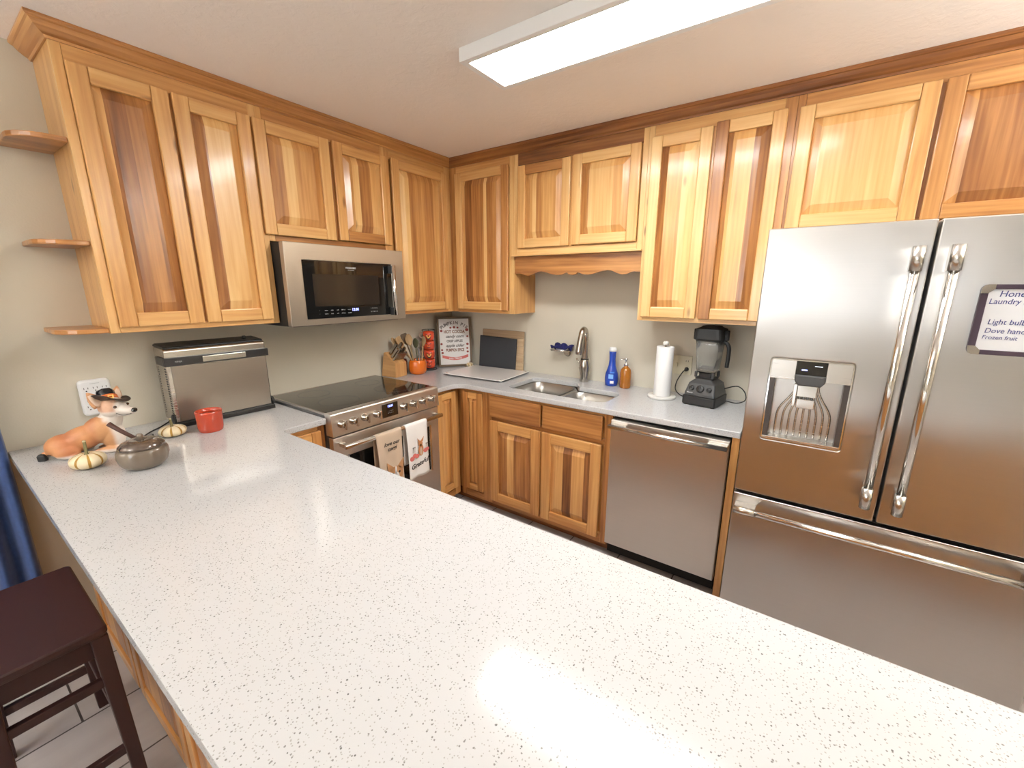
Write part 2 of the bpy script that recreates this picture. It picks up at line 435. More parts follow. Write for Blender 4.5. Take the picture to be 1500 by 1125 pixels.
# ------------------------------------------------------------------ cabinet making (local: x along wall, -y to the room, z up)
def make_door(root, x0, x1, z0, z1, yf, staves, ft=.72, lst=None, rst=None, top=None, bot=None, sw=.058, th=.02, name='door', drawer=False):
    """yf = front plane (local y, negative); staves = [(fraction, tint)]"""
    yb = yf+th; bm = newbm()
    d = newbm() if False else None
    if drawer:
        box(bm, x0, x1, yf, yb, z0, z1, staves[0][1], 'x')
        return obj(name, bm, 'wood', root, bevel=.006, seg=3)
    j = lambda t: t+random.uniform(-.05, .05)
    box(bm, x0, x0+sw, yf, yb, z0, z1, j(lst if lst is not None else ft))
    box(bm, x1-sw, x1, yf, yb, z0, z1, j(rst if rst is not None else ft))
    box(bm, x0+sw+.0004, x1-sw-.0004, yf, yb, z1-sw, z1, j(top if top is not None else ft), 'x')
    box(bm, x0+sw+.0004, x1-sw-.0004, yf, yb, z0, z0+sw, j(bot if bot is not None else ft), 'x')
    do = obj(name, bm, 'wood', root, bevel=.0045, seg=2)
    # raised panel
    a, b_, c, e = x0+sw-.002, x1-sw+.002, z0+sw-.002, z1-sw+.002
    s = min(.042, (b_-a)*.27)
    tot = sum(f for f, t in staves); xs = [(a, staves[0][1])]; acc = 0
    cuts = []
    for f, t in staves: acc += f/tot; cuts.append((a+(b_-a)*acc, t))
    br = sorted(set([a, a+s, b_-s, b_]+[round(q[0], 5) for q in cuts[:-1]]))
    br = [br[0]]+[q for k, q in enumerate(br[1:-1]) if q-a > .002 and b_-q > .002]+[br[-1]]
    zs = [c, c+s, e-s, e]
    # local y: outer ring sunk, centre raised; a small step (fillet) at the field's edge
    def h(x, z):
        dd = min(x-a, b_-x, z-c, e-z); return 0 if dd < 1e-6 else min(1, dd/s)
    pm = newbm(); off = {}
    yb0, yb1 = yf+.0165, yf+.002
    for k in range(len(br)-1):
        xa, xb = br[k], br[k+1]; mid = (xa+xb)/2
        tint = next((t for q, t in cuts if mid <= q+1e-6), staves[-1][1])
        o_ = off.setdefault(tint, (random.random()*20, random.random()*20))
        # sloping corners need the mitre: split cells at their height function
        for i in range(3):
            za, zb = zs[i], zs[i+1]
            quad = [(xa, za), (xb, za), (xb, zb), (xa, zb)]
            hs = [h(*q) for q in quad]
            vs = [pm.verts.new((q[0], yb0+(yb1-yb0)*hh, q[1])) for q, hh in zip(quad, hs)]
            if i != 1 and abs(mid-a) < s or i != 1 and abs(b_-mid) < s:
                left = mid-a < s
                if (i == 0) == left: tr = [(0,1,2),(0,2,3)]
                else: tr = [(0,1,3),(1,2,3)]
                fs = [pm.faces.new([vs[t] for t in q]) for q in tr]
            else: fs = [pm.faces.new(vs)]
            for f in fs: f.normal_update()
            paint(pm, fs, tint, 'z', o_)
    bmesh.ops.remove_doubles(pm, verts=pm.verts, dist=1e-5)
    # back closing board
    box(pm, a, b_, yb0, yb0+.003, c, e, .3)
    obj('raised_panel', pm, 'wood', do)
    return do
def cab_body(root, w_, dep, z0, z1, ft=.7, stiles=(), rails=(), side=.68, sidel=None):
    """carcass plus face frame; z in world height, root at z=0. stiles/rails = list of (x0,x1,z0,z1,tint,grain)"""
    bm = newbm(); ff = .018
    box(bm, 0, w_, -dep+ff+.0005, 0, z0, z1, side)
    for a in stiles: box(bm, a[0], a[1], -dep, -dep+ff, a[2], a[3], a[4], a[5])
    return obj('body', bm, 'wood', root, bevel=.0012)

def run(name, label, ori, origin, w_, dep, z0, z1, parts, doors, cat='wall cabinet', group=None):
    t = thing(name, label, cat, origin, R(90) if ori == 'L' else 0, group)
    cab_body(t, w_, dep, z0, z1, stiles=parts)
    for d in doors: make_door(t, *d[0], -dep-.02, d[1], **(d[2] if len(d) > 2 else {}))
    return t
UB, UT = 1.385, 2.43
DZ0, DZ1 = 1.408, 2.365
D = .283
# left run; local x = y - y0
y0 = -2.309
run('wall_cabinet', 'tall double-door wooden wall cabinet at the left end, beside the corner shelves', 'L', (0,y0,0), .676, D, UB, UT,
    [(0,.03,UB,UT,.85,'z'),(.646,.676,UB,UT,.8,'z'),(.0305,.6455,UB,UB+.03,.78,'x'),(.0305,.6455,UT-.07,UT,.62,'x'),(.315,.355,UB+.0305,UT-.0705,.4,'z')],
    [((.030,.329,DZ0,DZ1), [(.16,.62),(.34,.22),(.2,.38),(.3,.30)], dict(ft=.68, lst=.6)),
     ((.341,.643,DZ0,DZ1), [(.26,.28),(.27,.86),(.27,.80),(.2,.62)], dict(ft=.72))])
y0 = -1.633
run('wall_cabinet', 'short double-door wooden wall cabinet directly above the microwave', 'L', (0,y0,0), .76, D, 1.803, UT,
    [(0,.03,1.803,UT,.75,'z'),(.73,.76,1.803,UT,.8,'z'),(.0305,.7295,1.803,1.833,.3,'x'),(.0305,.7295,UT-.07,UT,.55,'x'),(.37,.40,1.8335,UT-.0705,.3,'z')],
    [((-.022,.372,1.833,2.365), [(.26,.36),(.2,.9),(.54,.52)], dict(ft=.76)),
     ((.394,.773,1.838,2.368), [(.22,.55),(.16,.92),(.3,.32),(.32,.72)], dict(ft=.68, bot=.35))])
y0 = -.873
run('wall_cabinet', 'tall single-door wooden wall cabinet between microwave and corner', 'L', (0,y0,0), .59, D, UB, UT,
    [(0,.035,UB,UT,.6,'z'),(.53,.59,UB,UT,.7,'z'),(.0355,.5295,UB,UB+.03,.5,'x'),(.0355,.5295,UT-.07,UT,.6,'x')],
    [((.041,.545,DZ0,2.372), [(.2,.92),(.14,.42),(.2,.62),(.22,.5),(.24,.68)], dict(ft=.7, bot=.8))])
run('wall_cabinet', 'tall single-door wooden wall cabinet in the corner, above the framed sign', 'S', (0,0,0), .87, D, UB, UT,
    [(.283,.345,UB,UT,.45,'z'),(.83,.87,UB,UT,.82,'z'),(.3455,.8295,UB,UB+.03,.72,'x'),(.3455,.8295,UT-.07,UT,.6,'x')],
    [((.348,.828,DZ0,2.372), [(.1,.85),(.18,.2),(.3,.45),(.07,.9),(.15,.4),(.2,.5)], dict(ft=.74, rst=.42))])
# cabinet over the sink with scalloped valance
t = run('wall_cabinet', 'short double-door wooden wall cabinet above the sink with scalloped valance', 'S', (.8705,0,0), .8955, D, 1.789, UT,
    [(0,.03,1.789,UT,.88,'z'),(.865,.8955,1.789,UT,.85,'z'),(.0305,.8645,1.789,1.83,.88,'x'),(.0305,.8645,2.352,UT,.12,'x'),(.42,.45,1.8305,2.3515,.7,'z')],
    [((.038,.427,1.832,2.345), [(.22,.62),(.1,.9),(.16,.45),(.5,.58)], dict(ft=.82, top=.4)),
     ((.445,.860,1.834,2.350), [(.18,.35),(.5,.82),(.32,.6)], dict(ft=.88))])
obj('ledge', B(-.006, .9, -D-.026, -D+.0, 1.779, 1.7885, tint=.9, grain='x'), 'wood', t, bevel=.003)
def scallop(u):   # u 0..1 across, mirrored
    v = u if u < .5 else 1-u
    k = [(0,.012),(.05,.016),(.09,.002),(.13,-.001),(.17,.010),(.20,.022),(.235,.026),(.28,.020),(.33,.006),(.38,.0),(.42,.004),(.455,.018),(.46,.014),(.47,.004),(.5,.0)]
    for (a, b_), (c, d) in zip(k, k[1:]):
        if v <= c: return b_+(d-b_)*(v-a)/(c-a)
    return 0
bm = newbm(); n = 70; W_ = .893
ol = [(.001+W_*i/n, 1.652+scallop(i/n)) for i in range(n+1)]+[(.001+W_, 1.7785), (.001, 1.7785)]
slab(bm, ol, -.272, -.252, axis='y', tint=.36, grain='x'); obj('valance', bm, 'wood', t)
run('wall_cabinet', 'tall double-door wooden wall cabinet above the blender', 'S', (1.7665,0,0), .6735, D, UB, UT,
    [(0,.03,UB,UT,.9,'z'),(.625,.6735,UB,UT,.42,'z'),(.0305,.6245,UB,UB+.03,.86,'x'),(.0305,.6245,UT-.07,UT,.72,'x'),(.315,.35,UB+.0305,UT-.0705,.6,'z')],
    [((.020,.326,DZ0,2.362), [(.2,.26),(.42,.62),(.3,.93),(.08,.9)], dict(ft=.86)),
     ((.340,.640,DZ0,2.374), [(.14,.34),(.5,.72),(.36,.3)], dict(ft=.76, lst=.28))])
run('wall_cabinet', 'wide wooden double-door wall cabinet above the refrigerator', 'S', (2.4405,0,0), .96, D, 1.83, UT,
    [(0,.03,1.83,UT,.35,'z'),(.93,.96,1.83,UT,.5,'z'),(.0305,.9295,1.83,1.86,.5,'x'),(.0305,.9295,UT-.07,UT,.48,'x'),(.46,.50,1.8605,UT-.0705,.25,'z')],
    [((.012,.474,1.850,2.368), [(.1,.62),(.9,.80)], dict(ft=.82, rst=.7)),
     ((.488,.952,1.850,2.368), [(.12,.55),(.88,.24)], dict(ft=.50))])

# crown mouldings
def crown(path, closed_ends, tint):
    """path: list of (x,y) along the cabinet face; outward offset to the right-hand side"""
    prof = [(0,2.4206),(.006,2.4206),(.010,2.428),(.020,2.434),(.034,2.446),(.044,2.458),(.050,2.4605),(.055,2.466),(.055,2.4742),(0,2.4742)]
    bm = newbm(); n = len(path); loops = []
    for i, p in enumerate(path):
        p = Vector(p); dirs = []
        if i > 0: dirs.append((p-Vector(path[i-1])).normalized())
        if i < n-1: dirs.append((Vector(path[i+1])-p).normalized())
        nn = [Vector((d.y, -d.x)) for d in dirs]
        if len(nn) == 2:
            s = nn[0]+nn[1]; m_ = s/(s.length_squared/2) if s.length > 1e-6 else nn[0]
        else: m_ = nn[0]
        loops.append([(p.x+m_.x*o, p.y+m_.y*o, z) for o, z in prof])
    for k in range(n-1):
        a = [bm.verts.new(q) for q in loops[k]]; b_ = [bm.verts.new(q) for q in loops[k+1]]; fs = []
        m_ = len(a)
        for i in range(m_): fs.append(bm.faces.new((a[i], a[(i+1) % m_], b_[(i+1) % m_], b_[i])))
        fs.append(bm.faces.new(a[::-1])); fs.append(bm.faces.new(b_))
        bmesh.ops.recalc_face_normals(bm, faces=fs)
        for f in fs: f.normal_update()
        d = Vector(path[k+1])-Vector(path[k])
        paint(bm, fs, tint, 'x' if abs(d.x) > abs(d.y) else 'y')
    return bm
# left run: from wall round the end, along to the inner corner (outward side is the right of travel)
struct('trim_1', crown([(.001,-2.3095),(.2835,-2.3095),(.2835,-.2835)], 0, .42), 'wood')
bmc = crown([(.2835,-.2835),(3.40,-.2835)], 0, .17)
# mitre the inner corner of the back run so both runs meet cleanly
for v in bmc.verts:
    if v.co.x < .29: v.co.x = .2835+(-.2835-v.co.y)
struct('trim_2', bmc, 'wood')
bml = None
o = bpy.data.objects['trim_1']
for v in o.data.vertices:
    if v.co.y > -.30: v.co.y = -.2835-(v.co.x-.2835)

# corner shelves on the cabinet's end
for z, lab in ((2.092,'topmost'),(1.727,'middle'),(1.387,'lowest')):
    bm = newbm()
    ol = [(0,-2.3098),(0,-2.457),(.16,-2.457)]+[(.16+.11*math.sin(R(a)), -2.347-.11*math.cos(R(a))) for a in (15,30,45,60,75,90)]+[(.27,-2.3098)]
    slab(bm, ol, z, z+.019, tint=.36, grain='y')
    tag(obj('corner_shelf', bm, 'wood', bevel=.004), f'{lab} of the three small wooden shelves at the left cabinet end', 'shelf', 'wooden end shelves')

# ------------------------------------------------------------------ base cabinets
BD = .612
def base(name, label, ori, origin, w_, parts, doors, sink=False):
    t = thing(name, label, 'base cabinet', origin, R(90) if ori == 'L' else 0)
    bm = newbm()
    if sink:
        box(bm, 0, w_, -BD+.0185, -.002, .1, .715, .55)
        box(bm, 0, .02, -BD+.0185, -.002, .7155, .8825, .55); box(bm, w_-.02, w_, -BD+.0185, -.002, .7155, .8825, .55)
        box(bm, .0205, w_-.0205, -BD+.0185, -BD+.03, .7155, .8825, .55)
    else: box(bm, .002, w_, -BD+.0185, -.002, .1, .8825, .55)
    box(bm, .002, w_, -BD+.05, -.02, 0, .0995, .15, 'x')
    for a in parts: box(bm, a[0], a[1], -BD, -BD+.018, a[2], a[3], a[4], a[5])
    obj('body', bm, 'wood', t, bevel=.0012)
    for d in doors:
        make_door(t, *d[0], -BD-.02, d[1], **(d[2] if len(d) > 2 else {}))
    return t
base('base_cabinet', 'wooden base cabinet squeezed between stove and peninsula', 'L', (0,-1.888,0), .25,
     [(0,.03,.06,.882,.5,'z'),(.215,.25,.06,.882,.25,'z'),(.0305,.2145,.06,.11,.5,'x'),(.0305,.2145,.855,.882,.5,'x')],
     [((.012,.222,.125,.855), [(.5,.62),(.5,.5)], dict(ft=.58, rst=.35, sw=.05))])
base('base_cabinet', 'narrow wooden base cabinet right of the stove in the corner', 'L', (0,-.868,0), .25,
     [(0,.04,.06,.882,.5,'z'),(.205,.2555,.06,.882,.48,'z'),(.0405,.2045,.06,.11,.42,'x'),(.0405,.2045,.865,.882,.4,'x')],
     [((.030,.212,.125,.860), [(.5,.62),(.5,.45)], dict(ft=.60, sw=.045))])
base('base_cabinet', 'narrow wooden corner base cabinet on the back wall, left of the sink cabinet', 'S', (0,0,0), .87,
     [(.6325,.675,.06,.882,.35,'z'),(.84,.87,.06,.882,.45,'z'),(.6755,.8395,.06,.11,.42,'x'),(.6755,.8395,.865,.882,.4,'x')],
     [((.672,.842,.125,.862), [(.5,.62),(.5,.4)], dict(ft=.42, sw=.045, top=.62, bot=.6))])
t = base('base_cabinet', 'wide wooden sink base cabinet with two doors and two false drawers', 'S', (.8705,0,0), .9095,
     [(0,.045,.06,.882,.42,'z'),(.87,.9095,.06,.882,.40,'z'),(.0455,.8695,.06,.12,.35,'x'),(.0455,.8695,.855,.882,.36,'x'),(.0455,.8695,.69,.725,.3,'x'),(.44,.47,.1205,.6895,.4,'z')],
     [((.043,.442,.095,.690), [(.3,.33),(.2,.72),(.5,.26)], dict(ft=.56, sw=.065)),
      ((.458,.856,.095,.690), [(.34,.68),(.22,.15),(.3,.66),(.14,.12)], dict(ft=.60, sw=.065)),
      ((.043,.442,.717,.866), [(1,.34)], dict(drawer=True, name='drawer_front')),
      ((.458,.856,.717,.866), [(1,.36)], dict(drawer=True, name='drawer_front'))], sink=True)
tag(obj('end_panel', B(2.386, 2.42, -.632, -.001, 0, .8825, tint=.5), 'wood', bevel=.002), 'wooden end panel between dishwasher and refrigerator', 'panel')
# peninsula base
t = thing('peninsula_cabinet', 'long wooden base cabinet carrying the white peninsula counter', 'base cabinet', (0,-1.89,0), 0)
bm = newbm(); box(bm, .002, 3.86, -.606, 0, .1, .8825, .45, 'x'); box(bm, .002, 3.86, -.606, -.02, 0, .0995, .4, 'x')
obj('body', bm, 'wood', t, bevel=.001)
for k in range(7):
    x = .10+k*.535
    make_door(t, x, x+.51, .004, .875, -.628, [(.3,.35),(.3,.55),(.4,.3)], ft=.45, name='back_panel')
for k in range(5):   # doors on the kitchen side
    x = .75+k*.6
    dd = newbm(); box(dd, x, x+.58, .0005, .02, .13, .86, .5); obj('door', dd, 'wood', t, bevel=.004)

# ------------------------------------------------------------------ countertops and sink
CT0, CT1 = .8835, .915
def fil(cx, cy, r, a0, a1, n=8): return [(cx+r*math.cos(R(a0+(a1-a0)*k/n)), cy+r*math.sin(R(a0+(a1-a0)*k/n))) for k in range(n+1)]
ol = [(.001,-.001),(.001,-.868),(.642,-.868)]+fil(.722,-.722,.08,180,90)+[(2.42,-.642),(2.42,-.001)]
lb, rb = (.975,1.325,-.535,-.140), (1.365,1.690,-.535,-.245)
def arc(cx, cy, r, a0, a1, n=6): return fil(cx, cy, r, a0, a1, n)
r_ = .07
hole = (arc(lb[0]+r_, lb[2]+r_, r_, 180, 270)+arc(rb[1]-r_, rb[2]+r_, r_, 270, 360)+arc(rb[1]-r_, rb[3]-r_, r_, 0, 90)
        +[(1.39,-.245)]+arc(1.345-.05, lb[3]-.06, .06, 0, 90)+arc(lb[0]+r_, lb[3]-r_, r_, 90, 180))
bm = newbm(); slab(bm, ol, CT0, CT1, holes=[hole])
tag(obj('countertop', bm, 'quartz', bevel=.004, seg=2, sharp=50), 'white quartz countertop along the back wall around the sink', 'countertop')
ol = [(.001,-1.638),(.001,-2.64),(3.9,-2.64),(3.9,-1.865)]+fil(.682,-1.825,.04,270,180)+[(.642,-1.638)]
bm = newbm(); slab(bm, ol, CT0, CT1)
tag(obj('countertop', bm, 'quartz', bevel=.004, seg=2, sharp=50), 'large white speckled quartz peninsula countertop in the foreground', 'countertop')

t = thing('kitchen_sink', 'undermount stainless steel double bowl sink in the back counter', 'sink', (1.33,-.34,.72))
def bowl(b, dep):
    bm = newbm(); lp = []
    for off, z, r in ((-.006,.8828,.075),(.0,.878,.07),(.008,.80,.07),(.012,.76,.065),(.035,.735,.05),(.09,.728,.03)):
        lp.append([(x-1.33, y+.34, z-.72) for x, y in rrect(b[0]+off, b[1]-off, b[2]+off, b[3]-off, max(.02, r))])
    ring_loft(bm, lp); bmesh.ops.reverse_faces(bm, faces=bm.faces); return bm
for b, nm in ((lb, 0), (rb, 1)):
    bo = obj('bowl', bowl(b, 0), 'sink', t)
    so = bo.modifiers.new('s', 'SOLIDIFY'); so.thickness = .001; so.offset = -1
    dr = newbm(); lathe(dr, [(.04,.0105),(.04,.013),(.032,.0125),(.012,.011)], 20, (b[0]+b[1])/2-1.33, (b[2]+b[3])/2+.34)
    obj('drain', dr, 'chrome', bo)
dv = newbm(); slab(dv, [(-.0,-.19),(.03,-.19),(.03,.08),(.05,.10),(-.02,.2),(-.0,.10)], .145, .1585)
obj('divider', dv, 'sink', t, bevel=.004)

# faucet
t = thing('faucet', 'brushed nickel pull-out faucet behind the sink', 'faucet', (1.34,-.075,.9152))
bm = newbm(); lathe(bm, [(.031,0),(.033,.006),(.030,.03),(.034,.07),(.040,.10),(.037,.13),(.030,.155),(.027,.163)], 28)
obj('faucet_body', bm, 'nickel', t)
bm = newbm(); tube(bm, smooth_path([(0,0,.16),(.001,-.002,.24),(.002,-.006,.32),(.003,-.022,.362),(.004,-.048,.372),(.004,-.070,.352),(.002,-.083,.30),(-.002,-.092,.24),(-.004,-.097,.205)], 5), [.024]*10+[.023]*10+[.021]*8+[.0215,.022,.022,.0225,.023,.023,.0235,.024,.024,.024,.0225,.021,.020], 20)
obj('spout', bm, 'nickel', t)
bm = newbm(); tube(bm, [(-.025,-.005,.13),(-.044,-.012,.14),(-.058,-.016,.165)], [.009,.007,.005], 10)
obj('lever', bm, 'nickel', t)
bm = newbm(); lathe(bm, [(.0275,.157),(.0285,.160),(.0285,.164),(.0265,.168)], 24); obj('collar', bm, 'black', t)

# ------------------------------------------------------------------ appliances
# stove: local frame like the L run
t = thing('kitchen_range', 'slide-in stainless steel electric range with eight knobs', 'stove', (0,-1.633,0), R(90))
W_ = .76
obj('body', B(.003, W_-.003, -.63, -.03, .02, .925), 'greyside', t, bevel=.003)
obj('cooktop_glass', B(.004, W_-.004, -.620, -.032, .9255, .9375), 'blackgloss', t, bevel=.002)
for cx, cy, r in ((.19,-.2,.09),(.19,-.46,.11),(.57,-.2,.08),(.57,-.46,.115)):
    rng = newbm()
    a = [(cx+r*math.cos(2*PI*k/48), cy+r*math.sin(2*PI*k/48)) for k in range(48)]
    b_ = [(cx+(r-.0015)*math.cos(2*PI*k/48), cy+(r-.0015)*math.sin(2*PI*k/48)) for k in range(48)]
    slab(rng, a, .9376, .9378, holes=[b_]); obj('burner_ring', rng, 'greyside', bpy.data.objects['cooktop_glass'])
bm = newbm(); box(bm, 0, W_, -.045, -.03, .9256, .9385); box(bm, 0, .006, -.62, -.0455, .9256, .9385); box(bm, W_-.006, W_, -.62, -.0455, .9256, .9385)
obj('cooktop_trim', bm, 'steel', t, bevel=.001)
bm = newbm(); slab(bm, [(-.6205,.815),(-.683,.815),(-.675,.93),(-.670,.937),(-.6205,.937)], 0, W_, axis='x')
cp = obj('control_panel', bm, 'steel_front', t, bevel=.002)
def pz(z): return -.683+(z-.815)*.0696-.0004
for i, ky in enumerate((-1.581,-1.512,-1.440,-1.362,-1.172,-1.097,-1.020,-.948)):
    kx = ky+1.633; k_ = newbm()
    k_2 = newbm(); lathe(k_2, [(.0215,0),(.0215,.004),(.0185,.006),(.0175,.030),(.014,.033)], 24)
    bmesh.ops.rotate(k_2, verts=k_2.verts, cent=(0,0,0), matrix=Matrix.Rotation(R(90), 3, 'X'))
    kb = obj('knob', k_2, 'nickel', cp, loc=(kx, pz(.878), .878))
    obj('grip', B(-.0045, .0045, -.050, -.0335, -.024, .024), 'chrome', kb, bevel=.002)
ds = obj('display', B(.313, .423, pz(.877)-.0035, pz(.877)+.003, .838, .918), 'blackgloss', cp, bevel=.001)
ds.rotation_euler = (0,0,0)
text('clock_digits', '12:01', .018, 'led', ds, (.368, pz(.877)-.0042, .902), FRONT_S)
for i in range(3):
    for j_ in range(4):
        pass
text('display_legends', '-  -  o  o\no  o  o  -', .011, 'legend', ds, (.368, pz(.877)-.0042, .868), FRONT_S)
# oven door with window
bm = newbm(); slab(bm, [(.003,.165),(W_-.003,.165),(W_-.003,.805),(.003,.805)], -.672, -.632, holes=[[(.085,.385),(.675,.385),(.675,.69),(.085,.69)]], axis='y')
dr = obj('oven_door', bm, 'steel_front', t, bevel=.003)
obj('window_glass', B(.086, .674, -.668, -.640, .386, .689), 'blackgloss', dr)
for q in ((.078,.088,.378,.697),(.672,.690,.378,.697)): obj('window_trim', B(q[0], q[1], -.675, -.6705, q[2], q[3]), 'chrome', dr, bevel=.001)
bm = newbm(); tube(bm, [(.03,-.735,.765),(.73,-.735,.765)], .0125, 20)
h = obj('handle', bm, 'chrome', dr)
for x in (.045, .715): obj('mount', B(x-.012, x+.012, -.74, -.672, .754, .776), 'steel', h, bevel=.004)
obj('gap_strip', B(.006, W_-.006, -.66, -.631, .8055, .8145), 'gap', t)
obj('storage_drawer', B(.003, W_-.003, -.668, -.632, .03, .158), 'steel_front', t, bevel=.003)

# towels on the oven handle (own local frame: like range)
def towel(name, label, x0, x1, zb, zbb, m_, seed, drape=.0):
    t = thing(name, label, 'towel', (0,-1.633,0), R(90))
    rnd = random.Random(seed); bm = newbm(); n = 14
    prof = []
    hy, hz, r = -.735, .765, .0138
    zs = [zbb+(hz-zbb)*k/10 for k in range(11)]
    prof += [(hy+r, z) for z in zs]
    prof += [(hy+r*math.cos(R(a)), hz+r*math.sin(R(a))) for a in (30,60,90,120,150)]
    prof += [(hy-r-.0006*k, hz-(hz-zb)*k/16) for k in range(17)]
    ph = rnd.random()*6
    vs = []
    for i in range(n+1):
        u = i/n; row = []
        for k, (y, z) in enumerate(prof):
            w_ = 1-.05*math.sin(PI*max(0, k-15)/17) if k > 15 else 1
            x = x0+(x1-x0)*(.5+(u-.5)*w_)
            fall = max(0, (hz-z))/.35
            yy = y-(.006*fall*math.sin(u*9+ph) if k > 15 else -.003*fall*math.sin(u*7+ph))*1.
            row.append(bm.verts.new((x, yy, z)))
        vs.append(row)
    fs = []
    for i in range(n):
        for k in range(len(prof)-1): fs.append(bm.faces.new((vs[i][k], vs[i+1][k], vs[i+1][k+1], vs[i][k+1])))
    for f in fs: f.smooth = True; f.normal_update()
    paint(bm, fs, .5)
    o = obj('cloth', bm, m_, t); s = o.modifiers.new('s', 'SOLIDIFY'); s.thickness = .003; s.offset = 0
    return t
FY = -.7615
def blob(bm, pts, y, th=.0006): slab(bm, pts, y, y+th, axis='y')
def ell(cx, cz, rx, rz, n=20, rot=0):
    return [(cx+rx*math.cos(a)*math.cos(rot)-rz*math.sin(a)*math.sin(rot), cz+rx*math.cos(a)*math.sin(rot)+rz*math.sin(a)*math.cos(rot)) for a in (2*PI*k/n for k in range(n))]
tt = towel('kitchen_towel', 'tan kitchen towel with a printed dog face on the oven handle', .207, .385, .36, .44, 'fabric_tan', 3)
text('towel_lettering', 'love our\ncorgi', .031, 'ink', tt, (.300, FY, .695), FRONT_S, shear=.3, bold=.0007)
cx, cz = .318, .515
bm = newbm(); blob(bm, ell(cx, cz, .052, .05), FY); blob(bm, [(cx-.052,cz+.015),(cx-.06,cz+.088),(cx-.012,cz+.045)], FY); blob(bm, [(cx+.052,cz+.015),(cx+.062,cz+.088),(cx+.012,cz+.045)], FY)
pr = obj('dog_face_print', bm, mat('ginger ink', (.50,.26,.12), .9), tt)
bm = newbm(); blob(bm, ell(cx, cz-.02, .022, .034), FY-.0008); blob(bm, ell(cx, cz+.02, .006, .03), FY-.0008)
obj('muzzle_print', bm, 'fabric_white', pr)
bm = newbm(); blob(bm, ell(cx-.024, cz+.008, .007, .007), FY-.0012); blob(bm, ell(cx+.024, cz+.008, .007, .007), FY-.0012); blob(bm, ell(cx, cz-.022, .010, .008), FY-.0016)
obj('eyes_nose_print', bm, 'ink', pr)
tt = towel('kitchen_towel', 'white kitchen towel printed Grateful with a dog on the oven handle', .415, .585, .43, .52, 'fabric_white', 8)
text('towel_lettering', 'Grateful', .042, 'ink', tt, (.500, FY, .515), (R(90), R(-8), 0), shear=.35, bold=.0008)
cx, cz = .505, .60
bm = newbm(); blob(bm, ell(cx+.01, cz, .02, .038), FY); blob(bm, ell(cx+.008, cz+.042, .017, .018), FY)
blob(bm, [(cx-.008,cz+.05),(cx-.016,cz+.082),(cx+.004,cz+.06)], FY); blob(bm, [(cx+.026,cz+.05),(cx+.038,cz+.082),(cx+.012,cz+.06)], FY)
pr = obj('dog_print', bm, mat('rust ink', (.52,.22,.09), .9), tt)
bm = newbm(); blob(bm, ell(cx+.01, cz-.008, .009, .026), FY-.0008); obj('chest_print', bm, 'fabric_tan', pr)
bm = newbm()
for dx, dz, r in ((-.062,-.036,.018),(-.042,-.022,.016),(-.022,-.03,.016),(.046,-.012,.017),(.062,-.008,.014)): blob(bm, ell(cx+dx, cz+dz, r, r*.85), FY-.0004*(1+random.random()))
obj('pumpkin_print', bm, 'inkpink', tt)
bm = newbm()
for dx in (-.055, -.048, -.04, .05, .06): blob(bm, [(cx+dx,cz),(cx+dx+.0015,cz),(cx+dx+.006,cz+.03),(cx+dx+.003,cz+.03)], FY); blob(bm, ell(cx+dx+.004, cz+.03, .004, .004, 8), FY)
obj('twig_print', bm, 'inkgrey', tt)

# microwave
t = thing('microwave', 'stainless over-the-range microwave above the stove', 'microwave', (0,-1.633,1.368), R(90))
obj('body', B(.004, W_-.004, -.365, -.001, .0, .428), 'blackmatte', t, bevel=.003)
bm = newbm(); slab(bm, [(0,.0),(W_,.0),(W_,.428),(0,.428)], -.405, -.3655, holes=[[(.088,.034),(.664,.034),(.664,.342),(.088,.342)]], axis='y')
dr = obj('door', bm, 'steel_warm', t, bevel=.003)
gp = obj('door_glass', B(.0885, .6635, -.403, -.38, .0345, .3415), 'blackgloss', dr)
obj('window_mesh', B(.138, .560, -.4038, -.4031, .10, .272), mat('tinted window', (.022,.018,.015), .08), gp)
bm = newbm(); tube(bm, [(.648,-.445,.030),(.648,-.445,.335)], .0115, 16)
h = obj('handle', bm, 'chrome', dr)
for z in (.055, .31): obj('mount', B(.636, .660, -.446, -.4035, z-.024, z+.024), 'grey', h, bevel=.004)
text('clock_digits', '12:01', .022, 'led', gp, (.385, -.4040, .075), FRONT_S)
text('maker_lettering', 'FRIGIDAIRE', .013, 'legend', gp, (.375, -.4040, .310), FRONT_S, bold=.0004)
text('maker_lettering', 'PROFESSIONAL', .006, 'legend', gp, (.375, -.4040, .298), FRONT_S)
for x, s_ in ((.16,'•'),(.20,'warm'),(.235,'melt'),(.27,'soft'),(.305,'defrost'),(.345,'sensor')):
    text('button_legends', s_+'\n'+s_, .0085, 'legend', gp, (x-.0, -.4040, .068), FRONT_S, sp=2.2)
text('button_legends', '1  2  3  4  5\n6  7  8  9  0', .010, 'legend', gp, (.515, -.4040, .068), FRONT_S, sp=2.)
obj('underside', B(.03, W_-.03, -.36, -.03, -.006, -.0005), 'grey', t)

# dishwasher
t = thing('dishwasher', 'stainless steel dishwasher under the back counter', 'dishwasher', (1.783,0,0))
obj('body', B(.004, .596, -.60, -.03, .02, .875), 'gap', t)
dr = obj('door', B(.003, .597, -.650, -.6005, .100, .863), 'steel_front', t, bevel=.004)
bm = newbm(); tube(bm, [(.006,-.695,.838),(.594,-.695,.838)], .0115, 16, squash=1.0)
h = obj('handle', bm, 'chrome', dr)
for x in (.05, .55): obj('mount', B(x-.045, x+.045, -.699, -.6502, .828, .848), 'steel', h, bevel=.003)
obj('toe_kick', B(.01, .59, -.57, -.53, 0, .0195), 'black', t)

